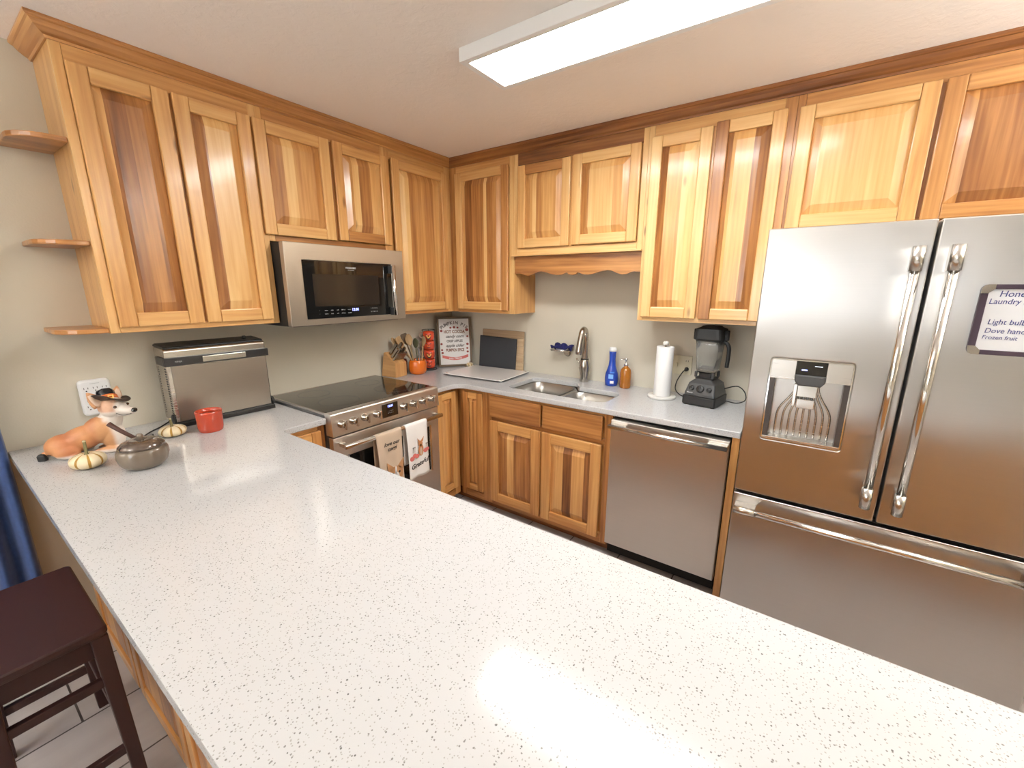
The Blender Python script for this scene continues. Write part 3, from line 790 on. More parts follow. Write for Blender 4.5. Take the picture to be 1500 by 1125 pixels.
# refrigerator
t = thing('refrigerator', 'stainless french door refrigerator with ice and water dispenser', 'refrigerator', (2.447,0,0))
obj('body', B(.006, .904, -.80, -.03, .02, 1.775), 'greyside', t, bevel=.004)
obj('feet', B(.03, .88, -.78, -.1, 0, .0195), 'black', t)
FYR = -.909
hx0, hx1, hz0, hz1 = .065, .321, .992, 1.318
bm = newbm(); slab(bm, [(0,.752),(.4505,.752),(.4505,1.785),(0,1.785)], FYR, -.802, holes=[rrect(hx0, hx1, hz0, hz1, .012, 4)], axis='y')
dl = obj('door', bm, 'steel_fridge', t, bevel=.004, seg=3)
dr = obj('door', B(.4595, .91, FYR, -.802, .752, 1.785), 'steel_fridge', t, bevel=.004, seg=3)
fz = obj('freezer_drawer', B(0, .91, FYR, -.802, .045, .737), 'steel_fridge', t, bevel=.004, seg=3)
obj('gap_strip', B(.004, .906, -.88, -.801, .7375, .7515), 'gap', t)
def rod_handle(par, a, b_, r=.0125, cap=.075):
    a, b_ = Vector(a), Vector(b_); d = (b_-a).normalized()
    bm = newbm(); tube(bm, [a, b_], r, 20); h = obj('handle', bm, 'chrome', par)
    for p, q in ((a, a+d*cap), (b_-d*cap, b_)):
        bm = newbm(); tube(bm, [p, q], r+.0035, 20)
        mnt = (p+q)/2; e = .5*cap*d
        if abs(d.z) > .5: box(bm, mnt.x-.011, mnt.x+.011, mnt.y, FYR-.0005, mnt.z-cap/2, mnt.z+cap/2)
        else: box(bm, mnt.x-cap/2, mnt.x+cap/2, mnt.y, FYR-.0005, mnt.z-.011, mnt.z+.011)
        obj('handle_mount', bm, 'steel', h)
rod_handle(dl, (.412,-.968,.822), (.412,-.968,1.703))
rod_handle(dr, (.498,-.968,.822), (.498,-.968,1.703))
rod_handle(fz, (.012,-.968,.690), (.898,-.968,.690))
# dispenser
dp = obj('dispenser', B(hx0+.001, hx1-.001, -.862, -.858, hz0+.001, hz1-.001), 'sink', dl)
bm = newbm(); slab(bm, rrect(hx0+.0005, hx1-.0005, hz0+.0005, hz1-.0005, .012, 4), FYR-.001, FYR+.003, holes=[rrect(hx0+.005, hx1-.005, hz0+.005, hz1-.005, .010, 4)], axis='y')
obj('bezel', bm, 'chrome', dp)
for q in ((hx0+.005, hx0+.084), (hx1-.078, hx1-.005)): obj('upper_plate', B(q[0], q[1], FYR-.0003, -.8625, 1.240, hz1-.005), 'steel', dp, bevel=.001)
dis = obj('touch_display', B(hx0+.0845, hx1-.0785, FYR-.0005, -.8625, 1.262, hz1-.005), 'blackgloss', dp)
bm = newbm(); box(bm, .167, .184, FYR-.0009, FYR-.0006, 1.279, 1.282); obj('indicator', bm, 'led', dis)
bm = newbm(); box(bm, .205, .228, FYR-.0009, FYR-.0006, 1.296, 1.298); obj('indicator', bm, 'ledw', dis)
M['recess'] = mat('dark brown recess', (.05,.04,.035), .35)
for q in ((hx0+.005, hx0+.022), (hx1-.022, hx1-.005)): obj('recess_side', B(q[0], q[1], FYR+.001, -.8625, hz0+.016, 1.2395), 'recess', dp)
bm = newbm(); slab(bm, [(hx0+.0845,1.2615),(hx1-.0785,1.2615),(hx1-.078,1.238),(hx1-.09,1.222),(hx0+.098,1.222),(hx0+.0845,1.238)], FYR-.012, -.8625, axis='y')
obj('spout_housing', bm, 'grey', dp, bevel=.004)
bm = newbm(); box(bm, .165, .222, -.892, -.875, 1.130, 1.165); box(bm, .163, .224, -.892, -.875, 1.175, 1.220)
box(bm, .15, .162, -.89, -.8625, 1.135, 1.222, tint=.5)
obj('paddle', bm, 'chrome', dp, bevel=.002)
bm = newbm()
for k in range(9):   # bottle-shaped ribs on the recess back
    s = (k-4)/4; xb = .193+s*.085; xt = .193+s*.036
    tube(bm, smooth_path([(xb,-.8625,1.010),(xb,-.863,1.09),((xb*.8+xt*.2),-.863,1.125),((xb*.3+xt*.7),-.863,1.165),(xt,-.863,1.20),(xt,-.863,1.235)], 4), .0040, 8)
obj('ribs', bm, 'steel', dp)
bm = newbm(); slab(bm, [(hx0+.005,hz0+.005),(hx1-.005,hz0+.005),(hx1-.005,hz0+.0155),(hx0+.005,hz0+.0155)], FYR-.004, -.8625, axis='y')
obj('drip_tray', bm, 'steel', dp, bevel=.002)
# white board (magnetic) on the right door
t = thing('whiteboard', 'framed dry-erase board with handwritten list on the right fridge door', 'whiteboard', (3.022, -.9095, 1.381))
bm = newbm(); slab(bm, rrect(0, .30, 0, .208, .016, 4), -.012, 0, holes=[rrect(.017, .283, .014, .194, .002, 2)], axis='y')
obj('frame', bm, mat('dark plum frame', (.05,.03,.05), .4), t, bevel=.002)
obj('writing_surface', B(.014, .286, -.007, -.001, .011, .197), mat('dry erase white', (.80,.82,.86), .2), t)
for x in (0, .30):
    for z in (0, .208):
        sx = 1 if x == 0 else -1; sz = 1 if z == 0 else -1
        bm = newbm(); pts = [(x,z+sz*.012),(x+sx*.004,z+sz*.004),(x+sx*.012,z),(x+sx*.028,z),(x+sx*.028,z+sz*.013),(x+sx*.015,z+sz*.026),(x,z+sz*.026)]
        slab(bm, pts, -.0145, -.0121, axis='y'); obj('corner_cap', bm, 'steel', t)
for s_, x, z, sz in (('Honey', .040, .180, .026), ('Laundry sh', .022, .158, .022), ('Light bulb', .030, .098, .022), ('Dove hand', .028, .072, .021), ('Frozen fruit', .026, .052, .017)):
    text('handwriting', s_, sz, 'inkblue', t, (x, -.0075, z), FRONT_S, align='LEFT', shear=.15, xs=.9)

# ------------------------------------------------------------------ ceiling light
t = thing('ceiling_light', 'long white rectangular LED light fixture on the kitchen ceiling', 'ceiling light', (1.36,-1.36,2.425))
bm = newbm(); slab(bm, [(0,-.0),(1.28,-.0),(1.28,.29),(0,.29)], 0, .0495, holes=[[(.028,.028),(1.252,.028),(1.252,.262),(.028,.262)]])
obj('frame', bm, 'whiteframe', t, bevel=.002)
obj('diffuser', B(.0285, 1.2515, .0285, .2615, .003, .03), 'lamp', t)
t = thing('ceiling_light', 'round flush ceiling light over the dining side, outside the frame', 'ceiling light', (2.05,-3.55,2.40))
bm = newbm(); lathe(bm, [(.05,0),(.14,.008),(.17,.03),(.17,.055)], 32); obj('diffuser', bm, 'lamp2', t)
bm = newbm(); lathe(bm, [(.185,.0555),(.185,.074)], 32); obj('rim', bm, 'whiteframe', t)
t = thing('ceiling_light', 'wide unseen fill light added further back on the dining ceiling', 'ceiling light', (1.1,-5.2,2.425))  # added out of view for wraparound fill
obj('diffuser', B(-.6, .6, -.3, .3, 0, .03), 'lamp3', t); obj('frame', B(-.62, .62, -.32, .32, .0305, .0495), 'whiteframe', t)

def fill_torchiere(x, y, lab):  # invented lamp out of view, added to brighten ceiling and walls
    t = thing('fill_lamp', lab, 'fill lamp', (x,y,0))
    bm = newbm(); lathe(bm, [(.14,0),(.14,.015),(.02,.03)], 28); obj('base', bm, 'black', t)
    bm = newbm(); lathe(bm, [(.012,.03),(.012,1.74)], 14); obj('pole', bm, 'black', t)
    bm = newbm(); lathe(bm, [(.02,1.742),(.12,1.77),(.17,1.83),(.165,1.83),(.115,1.78),(.02,1.76)], 28); obj('lamp_shade', bm, 'white', t)
    bm = newbm(); lathe(bm, [(.09,1.785),(.09,1.79)], 24); obj('bulb', bm, 'uplight', t)
fill_torchiere(4.45, -1.25, 'added fill uplight on a black pole by the right wall, out of the picture')
fill_torchiere(.9, -4.6, 'added fill uplight on a black pole in the dining corner, out of the picture')
# ------------------------------------------------------------------ things on the back counter
Z = .9152
# outlet plate
t = thing('outlet_plate', 'ivory wall plate with toggle switch and outlet by the blender', 'outlet', (1.983,-.001,1.095))
obj('plate', B(-.06, .06, -.006, 0, -.06, .06), 'ivory', t, bevel=.002)
obj('toggle', B(-.037, -.025, -.016, -.0062, -.013, .013), 'ivory', t, bevel=.003)
bm = newbm(); box(bm, .014, .048, -.0075, -.0062, -.042, -.008); box(bm, .014, .048, -.0075, -.0062, .008, .042); obj('socket', bm, 'ivory', t, bevel=.001)
bm = newbm()
for z in (.022, .032): pass
for z in (.027, -.023):
    box(bm, .023, .0255, -.0082, -.0076, z-.004, z+.006); box(bm, .036, .0385, -.0082, -.0076, z-.004, z+.006)
obj('slots', bm, 'black', t)
# blender
t = thing('blender', 'black countertop blender with clear jar beside the refrigerator', 'blender', (2.168,-.185,Z), R(-9))
def frus(bm, sections, r=.012):
    lp = []
    for z, x0, x1, y0, y1 in sections: lp.append([(x, y, z) for x, y in rrect(x0, x1, y0, y1, r, 3)])
    ring_loft(bm, lp, capstart=True, smooth=False)
bm = newbm(); frus(bm, [(.006,-.092,.092,-.105,.10),(.052,-.092,.092,-.105,.10),(.056,-.088,.088,-.098,.10)]); b0 = obj('base', bm, 'black', t, bevel=.002)
bm = newbm(); frus(bm, [(.0565,-.086,.086,-.098,.098),(.070,-.085,.085,-.096,.095),(.125,-.074,.074,-.070,.080),(.142,-.055,.055,-.052,.06),(.150,-.045,.045,-.045,.05)]); obj('motor_housing', bm, 'grey', t, bevel=.002)
for x in (-.075, .075):
    for y in (-.085, .085):
        bm = newbm(); lathe(bm, [(.012,0),(.012,.0058)], 12, x, y); obj('foot', bm, 'blackmatte', t)
tilt = math.atan2(.026, .055)
for x, r, m_ in ((-.048,.014,'black'),(0,.021,'black'),(.048,.014,'black')):
    bm = newbm(); lathe(bm, [(r,0),(r,.006),(r*.8,.008)], 20); bmesh.ops.rotate(bm, verts=bm.verts, cent=(0,0,0), matrix=Matrix.Rotation(R(90)-tilt, 3, 'X'))
    kb = obj('control_knob' if r > .02 else 'switch', bm, m_, t, loc=(x,-.0835,.098))
    obj('grip', B(-.0035, .0035, -.012, -.006, -r*.8, r*.8), 'grey', kb, rot=(-tilt*0,0,0))
text('maker_lettering', 'Vitamix', .011, 'ledw' if False else 'white', t, (-.052,-.0975,.074), (R(90)-tilt*.5,0,0))
bm = newbm(); frus(bm, [(.1505,-.052,.052,-.048,.052),(.158,-.050,.050,-.048,.05),(.160,-.036,.036,-.036,.036),(.182,-.036,.036,-.036,.036),(.190,-.048,.048,-.048,.048)], .01); obj('jar_collar', bm, 'black', t)
for x in (-.047,.047):
    for y in (-.045,.045): obj('collar_post', B(x-.007, x+.007, y-.006, y+.006, .1585, .192), 'grey', t, bevel=.002)
bm = newbm()
lp = []
for z, s, r in ((.1925,.050,.018),(.20,.052,.02),(.30,.060,.024),(.372,.065,.026)): lp.append([(x, y, z) for x, y in rrect(-s, s, -s, s, r, 5)])
for z, s, r in ((.372,.062,.024),(.30,.057,.022),(.205,.047,.018)): lp.append([(x, y, z) for x, y in rrect(-s, s, -s, s, r, 5)])
ring_loft(bm, lp, capstart=True); jr = obj('jar', bm, 'clear', t)
bm = newbm(); slab(bm, rrect(-.068,.068,-.068,.068,.028,5), .366, .3725, holes=[rrect(-.0655,.0655,-.0655,.0655,.027,5)]); obj('jar_rim', bm, 'grey', jr)
bm = newbm(); frus(bm, [(.3726,-.072,.072,-.072,.072),(.38,-.078,.078,-.076,.076),(.435,-.070,.070,-.070,.070),(.445,-.05,.05,-.05,.05),(.452,-.045,.045,-.045,.045)], .025)
lid = obj('lid', bm, 'blackmatte', t, bevel=.003)
for sx in (-1, 1): obj('lid_tab', B(sx*.083-.011, sx*.083+.011, -.014, .014, .372, .43), 'blackmatte', lid, rot=(0, 0, 0), bevel=.004)
bm = newbm(); tube(bm, smooth_path([(.062,-.0,.365),(.085,0,.36),(.100,0,.335),(.102,0,.29),(.100,0,.225)], 5), .013, 12, squash=.8); obj('handle', bm, 'blackmatte', t)
# blender cord (its own thing? moves with the blender) -> part
def wloc(p): # world -> blender local
    v = Vector(p)-Vector((2.168,-.185,Z)); a = R(9); return (v.x*math.cos(a)-v.y*math.sin(a), v.x*math.sin(a)+v.y*math.cos(a), v.z)
cord = [(2.01,-.022,1.068),(2.00,-.05,1.055),(1.975,-.06,1.0),(1.975,-.08,.95),(2.02,-.12,.925),(2.075,-.14,.925)]
bm = newbm(); tube(bm, smooth_path([wloc(p) for p in cord], 6), .0032, 8); cd = obj('power_cord', bm, 'cord', t)
bm = newbm(); tube(bm, [wloc((2.015,-.0088,1.072)), wloc((2.013,-.026,1.068))], [.014,.009], 12); obj('plug', bm, 'cord', cd)
cord = [(2.275,-.14,.935),(2.33,-.12,.925),(2.37,-.10,.945),(2.36,-.09,.99),(2.32,-.10,1.02),(2.262,-.15,1.008)]
bm = newbm(); tube(bm, smooth_path([wloc(p) for p in cord], 6), .0032, 8); obj('cord_loop', bm, 'cord', t)

# paper towel
t = thing('paper_towel_holder', 'paper towel holder with round white marble base and knob', 'paper towel holder', (1.925,-.20,Z))
bm = newbm(); lathe(bm, [(.080,0),(.083,.003),(.083,.012),(.080,.015)], 40); obj('base', bm, 'marble', t)
bm = newbm(); lathe(bm, [(.006,.015),(.006,.33)], 12); obj('post', bm, 'chrome', t)
bm = newbm(); lathe(bm, [(.006,.322),(.016,.326),(.017,.338),(.013,.345),(.004,.347)], 20); obj('knob', bm, 'marble', t)
bm = newbm(); prof = [(.020,.0155),(.049,.0155),(.050,.018),(.050,.313),(.049,.3155),(.020,.3155),(.020,.0155)]
lathe(bm, prof, 40, cap=False); tag(obj('paper_towel_roll', bm, 'paper', loc=(1.925,-.20,Z)), 'white roll of paper towels standing on the marble holder', 'paper towels')
# amber soap dispenser
t = thing('soap_dispenser', 'amber glass soap pump bottle with silver pump beside the sink', 'soap dispenser', (1.648,-.085,Z))
bm = newbm(); lathe(bm, [(.032,0),(.036,.003),(.037,.01),(.037,.105),(.033,.125),(.022,.138),(.014,.143),(.014,.150)], 32); obj('bottle', bm, 'amber', t)
bm = newbm(); lathe(bm, [(.016,.1502),(.016,.160),(.007,.163),(.006,.185),(.010,.186),(.010,.200),(.004,.202)], 20); tube(bm, [(0,0,.195),(-.03,-.018,.193),(-.036,-.022,.188)], .004, 8); obj('pump', bm, 'chrome', t)
# blue bottle
t = thing('dish_soap_bottle', 'curvy blue dish soap bottle with white cap next to amber dispenser', 'bottle', (1.545,-.072,Z))
bm = newbm(); lathe(bm, [(.036,0),(.042,.004),(.045,.03),(.046,.055),(.042,.085),(.032,.115),(.024,.145),(.021,.18),(.023,.225),(.024,.236)], 32); bt = obj('bottle', bm, 'blue', t)
bm = newbm(); lathe(bm, [(.025,.2362),(.026,.245),(.024,.258),(.018,.264),(.004,.266)], 24); obj('cap', bm, 'white', t)
lab = newbm()
def wrap_patch(bm, r, a0, a1, z0, z1, n=8):
    vs = [(bm.verts.new((r*math.cos(a), r*math.sin(a), z0)), bm.verts.new((r*math.cos(a), r*math.sin(a), z1))) for a in (R(a0+(a1-a0)*k/n) for k in range(n+1))]
    fs = [bm.faces.new((p[0], q[0], q[1], p[1])) for p, q in zip(vs, vs[1:])]
    for f in fs: f.normal_update()
    paint(bm, fs, .5)
wrap_patch(lab, .0468, -95, -55, .055, .085); obj('label_patch', lab, mat('pale blue label', (.22,.45,.85), .4), bt)
lab = newbm(); wrap_patch(lab, .0470, -80, -50, .022, .04); obj('label_patch', lab, 'white', bt)
lab = newbm(); wrap_patch(lab, .0446, -85, -45, .10-.008, .103); obj('label_patch', lab, mat('mid blue label', (.08,.25,.75), .4), bt)
# soap caddy on wall
t = thing('sponge_dish', 'chrome wire sponge dish stuck to the wall above the sink', 'sponge holder', (1.142,-.001,1.118))
bm = newbm()
for k in range(5): tube(bm, [(-.07,-.012-.02*k,0),(.07,-.012-.02*k,0)], .0022, 6)
tube(bm, [(-.075,-.006,.006),(.075,-.006,.006),(.075,-.098,.006),(-.075,-.098,.006),(-.075,-.006,.006)], .0028, 6)
obj('tray', bm, 'chrome', t)
bm = newbm(); lathe(bm, [(.028,0),(.022,.006),(.01,.012)], 20); bmesh.ops.rotate(bm, verts=bm.verts, cent=(0,0,0), matrix=Matrix.Rotation(R(90), 3, 'X')); obj('suction_cup', bm, 'clear', t, loc=(.02,0,-.02))
obj('bracket', B(.0, .04, -.022, -.012, -.034, .0), 'nickel', t, bevel=.002)
bm = newbm(); bmesh.ops.create_grid(bm, x_segments=16, y_segments=10, size=.5)
for v in bm.verts:
    x, y = v.co.x, v.co.y; v.co = Vector((x*.150, y*.085-.052, .012+.018*math.sin(x*7+1)*math.cos(y*5)+.010*math.sin(y*11+x*9)+.012))
for f in bm.faces: f.smooth = True
sp = obj('scrub_cloth', bm, 'bluedark', loc=(1.142,-.001,1.118)); s = sp.modifiers.new('s','SOLIDIFY'); s.thickness = .009; s.offset = 1
tag(sp, 'crumpled navy scrubbing cloth lying in the wall dish over the sink', 'cloth')
bm = newbm(); frus(bm, [(.0082,-.035,.035,-.085,-.03),(.020,-.035,.035,-.085,-.03)], .01); tag(obj('sponge', bm, 'sponge', loc=(1.142,-.001,1.118)), 'pale grey sponge under the navy cloth in the wall dish', 'sponge')

# cutting board (white glass with corner bolts)
t = thing('cutting_board', 'white glass cutting board with corner studs left of the sink', 'cutting board', (.612,-.283,Z), R(4))
obj('board', B(-.265, .265, -.20, .20, .010, .016), 'cover', t, bevel=.002)
obj('edge_band', B(-.263, .263, -.198, .198, .0065, .0098), 'grey', t)
for sx in (-1,1):
    for sy in (-1,1):
        bm = newbm(); lathe(bm, [(.009,0),(.009,.0063)], 14, sx*.245, sy*.18); lathe(bm, [(.006,.0162),(.005,.0185)], 14, sx*.245, sy*.18); obj('stud', bm, 'chrome' if sx*sy < 0 else 'bronze', t)
# slate board and plank board leaning on the back wall
t = thing('plank_board', 'pale wooden plank board leaning on the back wall behind the black slate', 'wooden board', (.585,-.034,Z), 0)
bm = newbm()
for z0_, z1_, tn in ((.262,.318,.35),(.20,.26,.62),(.135,.198,.7),(.07,.133,.66),(0,.068,.7)): box(bm, -.205, .205, -.018, 0, z0_, z1_, tn, 'x')
o = obj('planks', bm, 'barn', t, bevel=.002, rot=(R(-3),0,0))
t = thing('slate_board', 'black slate board with dark rim leaning against the plank board', 'slate board', (.545,-.058,Z), 0)
obj('slate', B(-.185, .185, -.012, 0, .0, .262), 'chalk', t, bevel=.003, rot=(R(-3),R(1.5),0))
# framed sign leaning in the corner
t = thing('framed_sign', 'white framed fall sign with lettering leaning in the corner', 'sign', (.187,-.170,Z), R(52))
sg = bpy.data.objects.new('board_group', None)
SG = R(-9.5)
sw_, sh = .285, .415
def on(o): o.rotation_euler = (SG,0,0); return o
bm = newbm(); slab(bm, [(-sw_/2,0),(sw_/2,0),(sw_/2,sh),(-sw_/2,sh)], -.02, 0, holes=[[(-sw_/2+.016,.016),(sw_/2-.016,.016),(sw_/2-.016,sh-.016),(-sw_/2+.016,sh-.016)]], axis='y')
fr = on(obj('frame', bm, 'signframe', t, bevel=.002))
bd = obj('board', B(-sw_/2+.014, sw_/2-.014, -.012, -.002, .014, sh-.014), 'signwhite', fr)
SY = -.0126
arc_text('sign_lettering', 'PUMPKIN PIE', .150, .036, 'inkgrey', bd, 0, .205, SY, -41, 41, .0014)
def word(s_, size, z, m_, sh_=0, xs=1., bold=.0012): return text('sign_lettering', s_, size, m_, bd, (0,SY,z), FRONT_S, shear=sh_, bold=bold, xs=xs)
word('HOT COCOA', .036, .290, 'inkbrown', xs=.8); word('candy corn', .034, .252, 'inkgrey', .4)
word('CRISP APPLES', .027, .212, 'inkgrey', xs=.85); word('apple cider', .034, .175, 'inkgrey', .4); word('PUMPKIN SPICE', .034, .136, 'inkbrown', xs=.66)
bm = newbm(); pts = [(-.11+.22*k/16, .098-.022*math.sin(PI*k/16)) for k in range(17)]; pts = pts+[(x, z-.024) for x, z in pts[::-1]]
slab(bm, pts, SY-.0003, SY+.0003, axis='y'); bn = obj('banner', bm, 'inkpink', bd)
text('sign_lettering', 'FALL TREATS', .019, 'signwhite', bn, (0,SY-.0008,.066), FRONT_S, bold=.0005)
bm = newbm()
for x, z, r in ((-.108,.30,.011),(.108,.305,.014),(-.112,.19,.010),(.108,.185,.011),(.105,.15,.009),(-.11,.14,.009),(.11,.25,.009),(-.03,.325,.009),(0,.328,.011),(.03,.325,.009),(.107,.12,.010),(-.107,.115,.01)):
    slab(bm, ell(x, z, r, r*.9, 12), SY-.0003, SY+.0003, axis='y')
obj('leaf_print', bm, mat('plum ink', (.30,.07,.06), .8), bd)
# mini pumpkin ornament
def pumpkin(bm, r, h, lobes=9, z0=0, depth=.12, seg=72, tintf=None, flat=1.):
    prof = []
    K = 14
    for k in range(K+1):
        a = -PI/2+PI*k/K; rr = r*math.cos(a)**.75 if math.cos(a) > 0 else 0; z = h/2+h/2*math.sin(a)*1.0
        if k == K: rr = r*.10; z = h*.90
        elif k == K-1: rr = r*.30; z = h*.985
        elif k == 0: rr = r*.30; z = 0
        prof.append((rr, z0+z))
    def rf(a, z): return 1-depth*(1-abs(math.cos(lobes*a/2)))**1.5 if True else 1
    rings = lathe(bm, prof, seg, rfun=rf)
    tl = bm.loops.layers.float_color['tint']
    if tintf:
        for f in bm.faces:
            for l in f.loops:
                a = math.atan2(l.vert.co.y, l.vert.co.x); g = tintf(a); l[tl] = (g,g,g,1)
def groove(lobes): return lambda a: 1-abs(math.cos(lobes*a/2))**.45*1.0 if False else (1.0 if abs(math.cos(lobes*a/2)) < .22 else .2)
t = thing('pumpkin_ornament', 'tiny cream and bronze pumpkin ornament in front of the framed sign', 'ornament', (.300,-.118,Z))
bm = newbm(); pumpkin(bm, .030, .036, 8, tintf=groove(8)); obj('pumpkin', bm, 'gourd', t)
bm = newbm(); tube(bm, [(0,0,.033),(.001,0,.042),(.004,-.002,.050)], [.004,.003,.004], 8); obj('stem', bm, 'bronze', t)
bm = newbm(); tube(bm, smooth_path([(-.022,-.016,.004),(-.032,-.022,.002),(-.028,-.028,.008),(-.018,-.024,.016)], 4), .0035, 6); obj('leaf_base', bm, 'bronze', t)
# mug stand and four mugs
MX, MY = .108, -.395
t = thing('mug_stand', 'black wire stand holding a stack of four mugs', 'mug stand', (MX,MY,Z), R(45))
bm = newbm(); tube(bm, [(.058*math.cos(2*PI*k/32), .058*math.sin(2*PI*k/32), .003) for k in range(33)], .003, 8); obj('base_ring', bm, 'black', t)
bm = newbm()
for a in (20, 160, 270-0):
    x, y = .0515*math.cos(R(a)), .0515*math.sin(R(a)); 
    if a == 270: x, y = 0, .0515
    tube(bm, [(x*1.1,y*1.1,.003),(x,y,.02),(x,y,.322)], .0022, 8)
tube(bm, [(.0515*math.cos(2*PI*k/32), .0515*math.sin(2*PI*k/32), .322) for k in range(33)], .0025, 8)
tube(bm, [(.04*math.cos(2*PI*k/32), .04*math.sin(2*PI*k/32), .010) for k in range(33)], .0025, 8)
obj('wire_frame', bm, 'black', t)
def mug(i):
    z = Z+.014+i*.0745
    lab = ('lowest of the four stacked orange jack-o-lantern mugs', 'second lowest of the four stacked orange jack-o-lantern mugs', 'third mug up in the stack of orange jack-o-lantern mugs', 'topmost of the four stacked orange jack-o-lantern mugs')[i]
    t = thing('mug', lab, 'mug', (MX,MY,z), R(45), 'stacked pumpkin face mugs')
    bm = newbm(); lathe(bm, [(.032,0),(.040,.004),(.044,.02),(.045,.045),(.0435,.072),(.040,.072),(.041,.03),(.036,.008)], 36); obj('cup', bm, 'mug', t)
    bm = newbm(); tube(bm, smooth_path([(-.043,0,.06),(-.06,0,.062),(-.068,0,.045),(-.064,0,.025),(-.043,0,.016)], 5), .005, 8); obj('handle', bm, 'mughandle', t)
    bm = newbm(); y = lambda x: -math.sqrt(.0462**2-x*x)
    def pat(pts):
        f = [bm.verts.new((x, y(x), z_)) for x, z_ in pts]; g = [bm.verts.new((x, y(x)+.002, z_)) for x, z_ in pts]
        bm.faces.new(f); 
        for k in range(len(f)): bm.faces.new((f[k], g[k], g[(k+1)%len(f)], f[(k+1)%len(f)]))
    pat([(-.023,.060),(-.007,.048),(-.019,.047)]); pat([(.023,.060),(.019,.047),(.007,.048)]); pat([(-.004,.036),(.004,.036),(0,.045)])
    if i in (1, 3): pat([(-.024,.034),(-.012,.014),(0,.009),(.012,.014),(.024,.034),(.011,.024),(0,.021),(-.011,.024)])
    else: pat([(-.020,.026),(-.008,.016),(.008,.016),(.020,.026),(.008,.022),(-.008,.022)])
    obj('face_print', bm, 'ink', t)
    bm = newbm(); bmx = bm
    def pat2(pts):
        f = [bm.verts.new((x, y(x)-.0001, z_)) for x, z_ in pts]; bm.faces.new(f)
    if i in (1, 3): pat2([(-.020,.044),(-.012,.030),(-.005,.032),(-.009,.045)]); pat2([(.020,.044),(.009,.045),(.005,.032),(.012,.030)]); pat2([(-.010,.030),(-.006,.020),(.006,.020),(.010,.030)])
    else: pat2([(-.007,.036),(-.003,.031),(-.010,.032)]); pat2([(.007,.036),(.010,.032),(.003,.031)])
    obj('face_highlight', bm, mat('yellow glaze', (.85,.5,.12), .3), t)
for i in range(4): mug(i)
# pumpkin utensil crock and utensils
CX, CY = .165, -.575
t = thing('utensil_crock', 'round orange pumpkin-shaped crock holding cooking utensils', 'utensil crock', (CX,CY,Z))
bm = newbm(); lathe(bm, [(.045,0),(.058,.006),(.067,.03),(.069,.06),(.067,.09),(.061,.107),(.058,.111),(.055,.107),(.060,.06),(.045,.012)], 60, rfun=lambda a, z: 1-.03*(1-abs(math.cos(5*a)))**1.5)
obj('crock', bm, 'orange', t)
def utensil(name, label, kind, base_, tip, m_, roll=0, grp=None):
    a, b_ = Vector(base_), Vector(tip); d = (b_-a); Lg = d.length
    t = thing(name, label, name.replace('_', ' '), a); q = d.to_track_quat('Z', 'X'); t.rotation_mode = 'QUATERNION'
    t.rotation_quaternion = q @ Matrix.Rotation(R(roll), 4, 'Z').to_quaternion()
    bm = newbm(); tube(bm, [(0,0,0),(0,0,Lg*.5),(0,0,Lg*.72)], [.005,.0048,.0045], 8); obj('shaft', bm, m_, t)
    bm = newbm()
    if kind == 'spoon':
        lp = []
        for k in range(9):
            s = k/8; wd = .004+.024*math.sin(PI*min(1, s*.94+.03))**.7; z = Lg*.70+Lg*.3*s
            lp.append([(wd*math.cos(2*PI*j/14), .0045*math.sin(2*PI*j/14)+.006*math.sin(PI*s), z) for j in range(14)])
        ring_loft(bm, lp, capstart=True)
    else:
        slab(bm, [(-.005,Lg*.7),(-.026,Lg*.78),(-.028,Lg*.97),(-.02,Lg),(.02,Lg),(.028,Lg*.97),(.026,Lg*.78),(.005,Lg*.7)], -.003, .003, axis='y')
    obj('head', bm, m_, t, bevel=0)
zc = Z+.02
utensil('wooden_spoon', 'large pale wooden spoon leaning right in the orange crock', 'spoon', (CX+.004,CY+.030,zc), (.135,-.475,1.195), 'spoon', 60)
utensil('wooden_spoon', 'narrow wooden spoon standing upright in the middle of the orange crock', 'spoon', (CX+.0,CY-.022,zc), (.128,-.625,1.225), 'spoon', 30)
utensil('wooden_spatula', 'flat wooden spatula leaning left behind the knife handles', 'spatula', (CX+.022,CY-.008,zc), (.090,-.700,1.205), 'spoon', 40)
utensil('wooden_spoon', 'dark-edged wooden spoon leaning furthest left toward the wall', 'spoon', (CX+.018,CY+.016,zc), (.060,-.725,1.200), 'spoon', 50)
utensil('spatula', 'brown spatula between the wooden spoons in the orange crock', 'spatula', (CX-.016,CY+.002,zc), (.078,-.628,1.225), 'signframe', 45)
utensil('spatula', 'grey silicone spatula low in front of the orange crock opening', 'spatula', (CX+.030,CY+.006,zc), (.202,-.595,1.118), mat('grey silicone', (.27,.26,.25), .4), 40)
utensil('spoon', 'dark green cooking spoon at the back of the orange crock', 'spoon', (CX-.018,CY+.024,zc), (.085,-.520,1.18), mat('olive silicone', (.10,.10,.05), .5), 40)
t = thing('canister', 'dark red ceramic canister half hidden behind the knife block', 'canister', (.072,-.635,Z))
bm = newbm(); lathe(bm, [(.022,0),(.028,.004),(.029,.10),(.025,.108)], 28); obj('jar', bm, 'darkred', t)
bm = newbm(); lathe(bm, [(.026,.1082),(.026,.114),(.008,.118)], 24); obj('lid', bm, 'darkred', t)
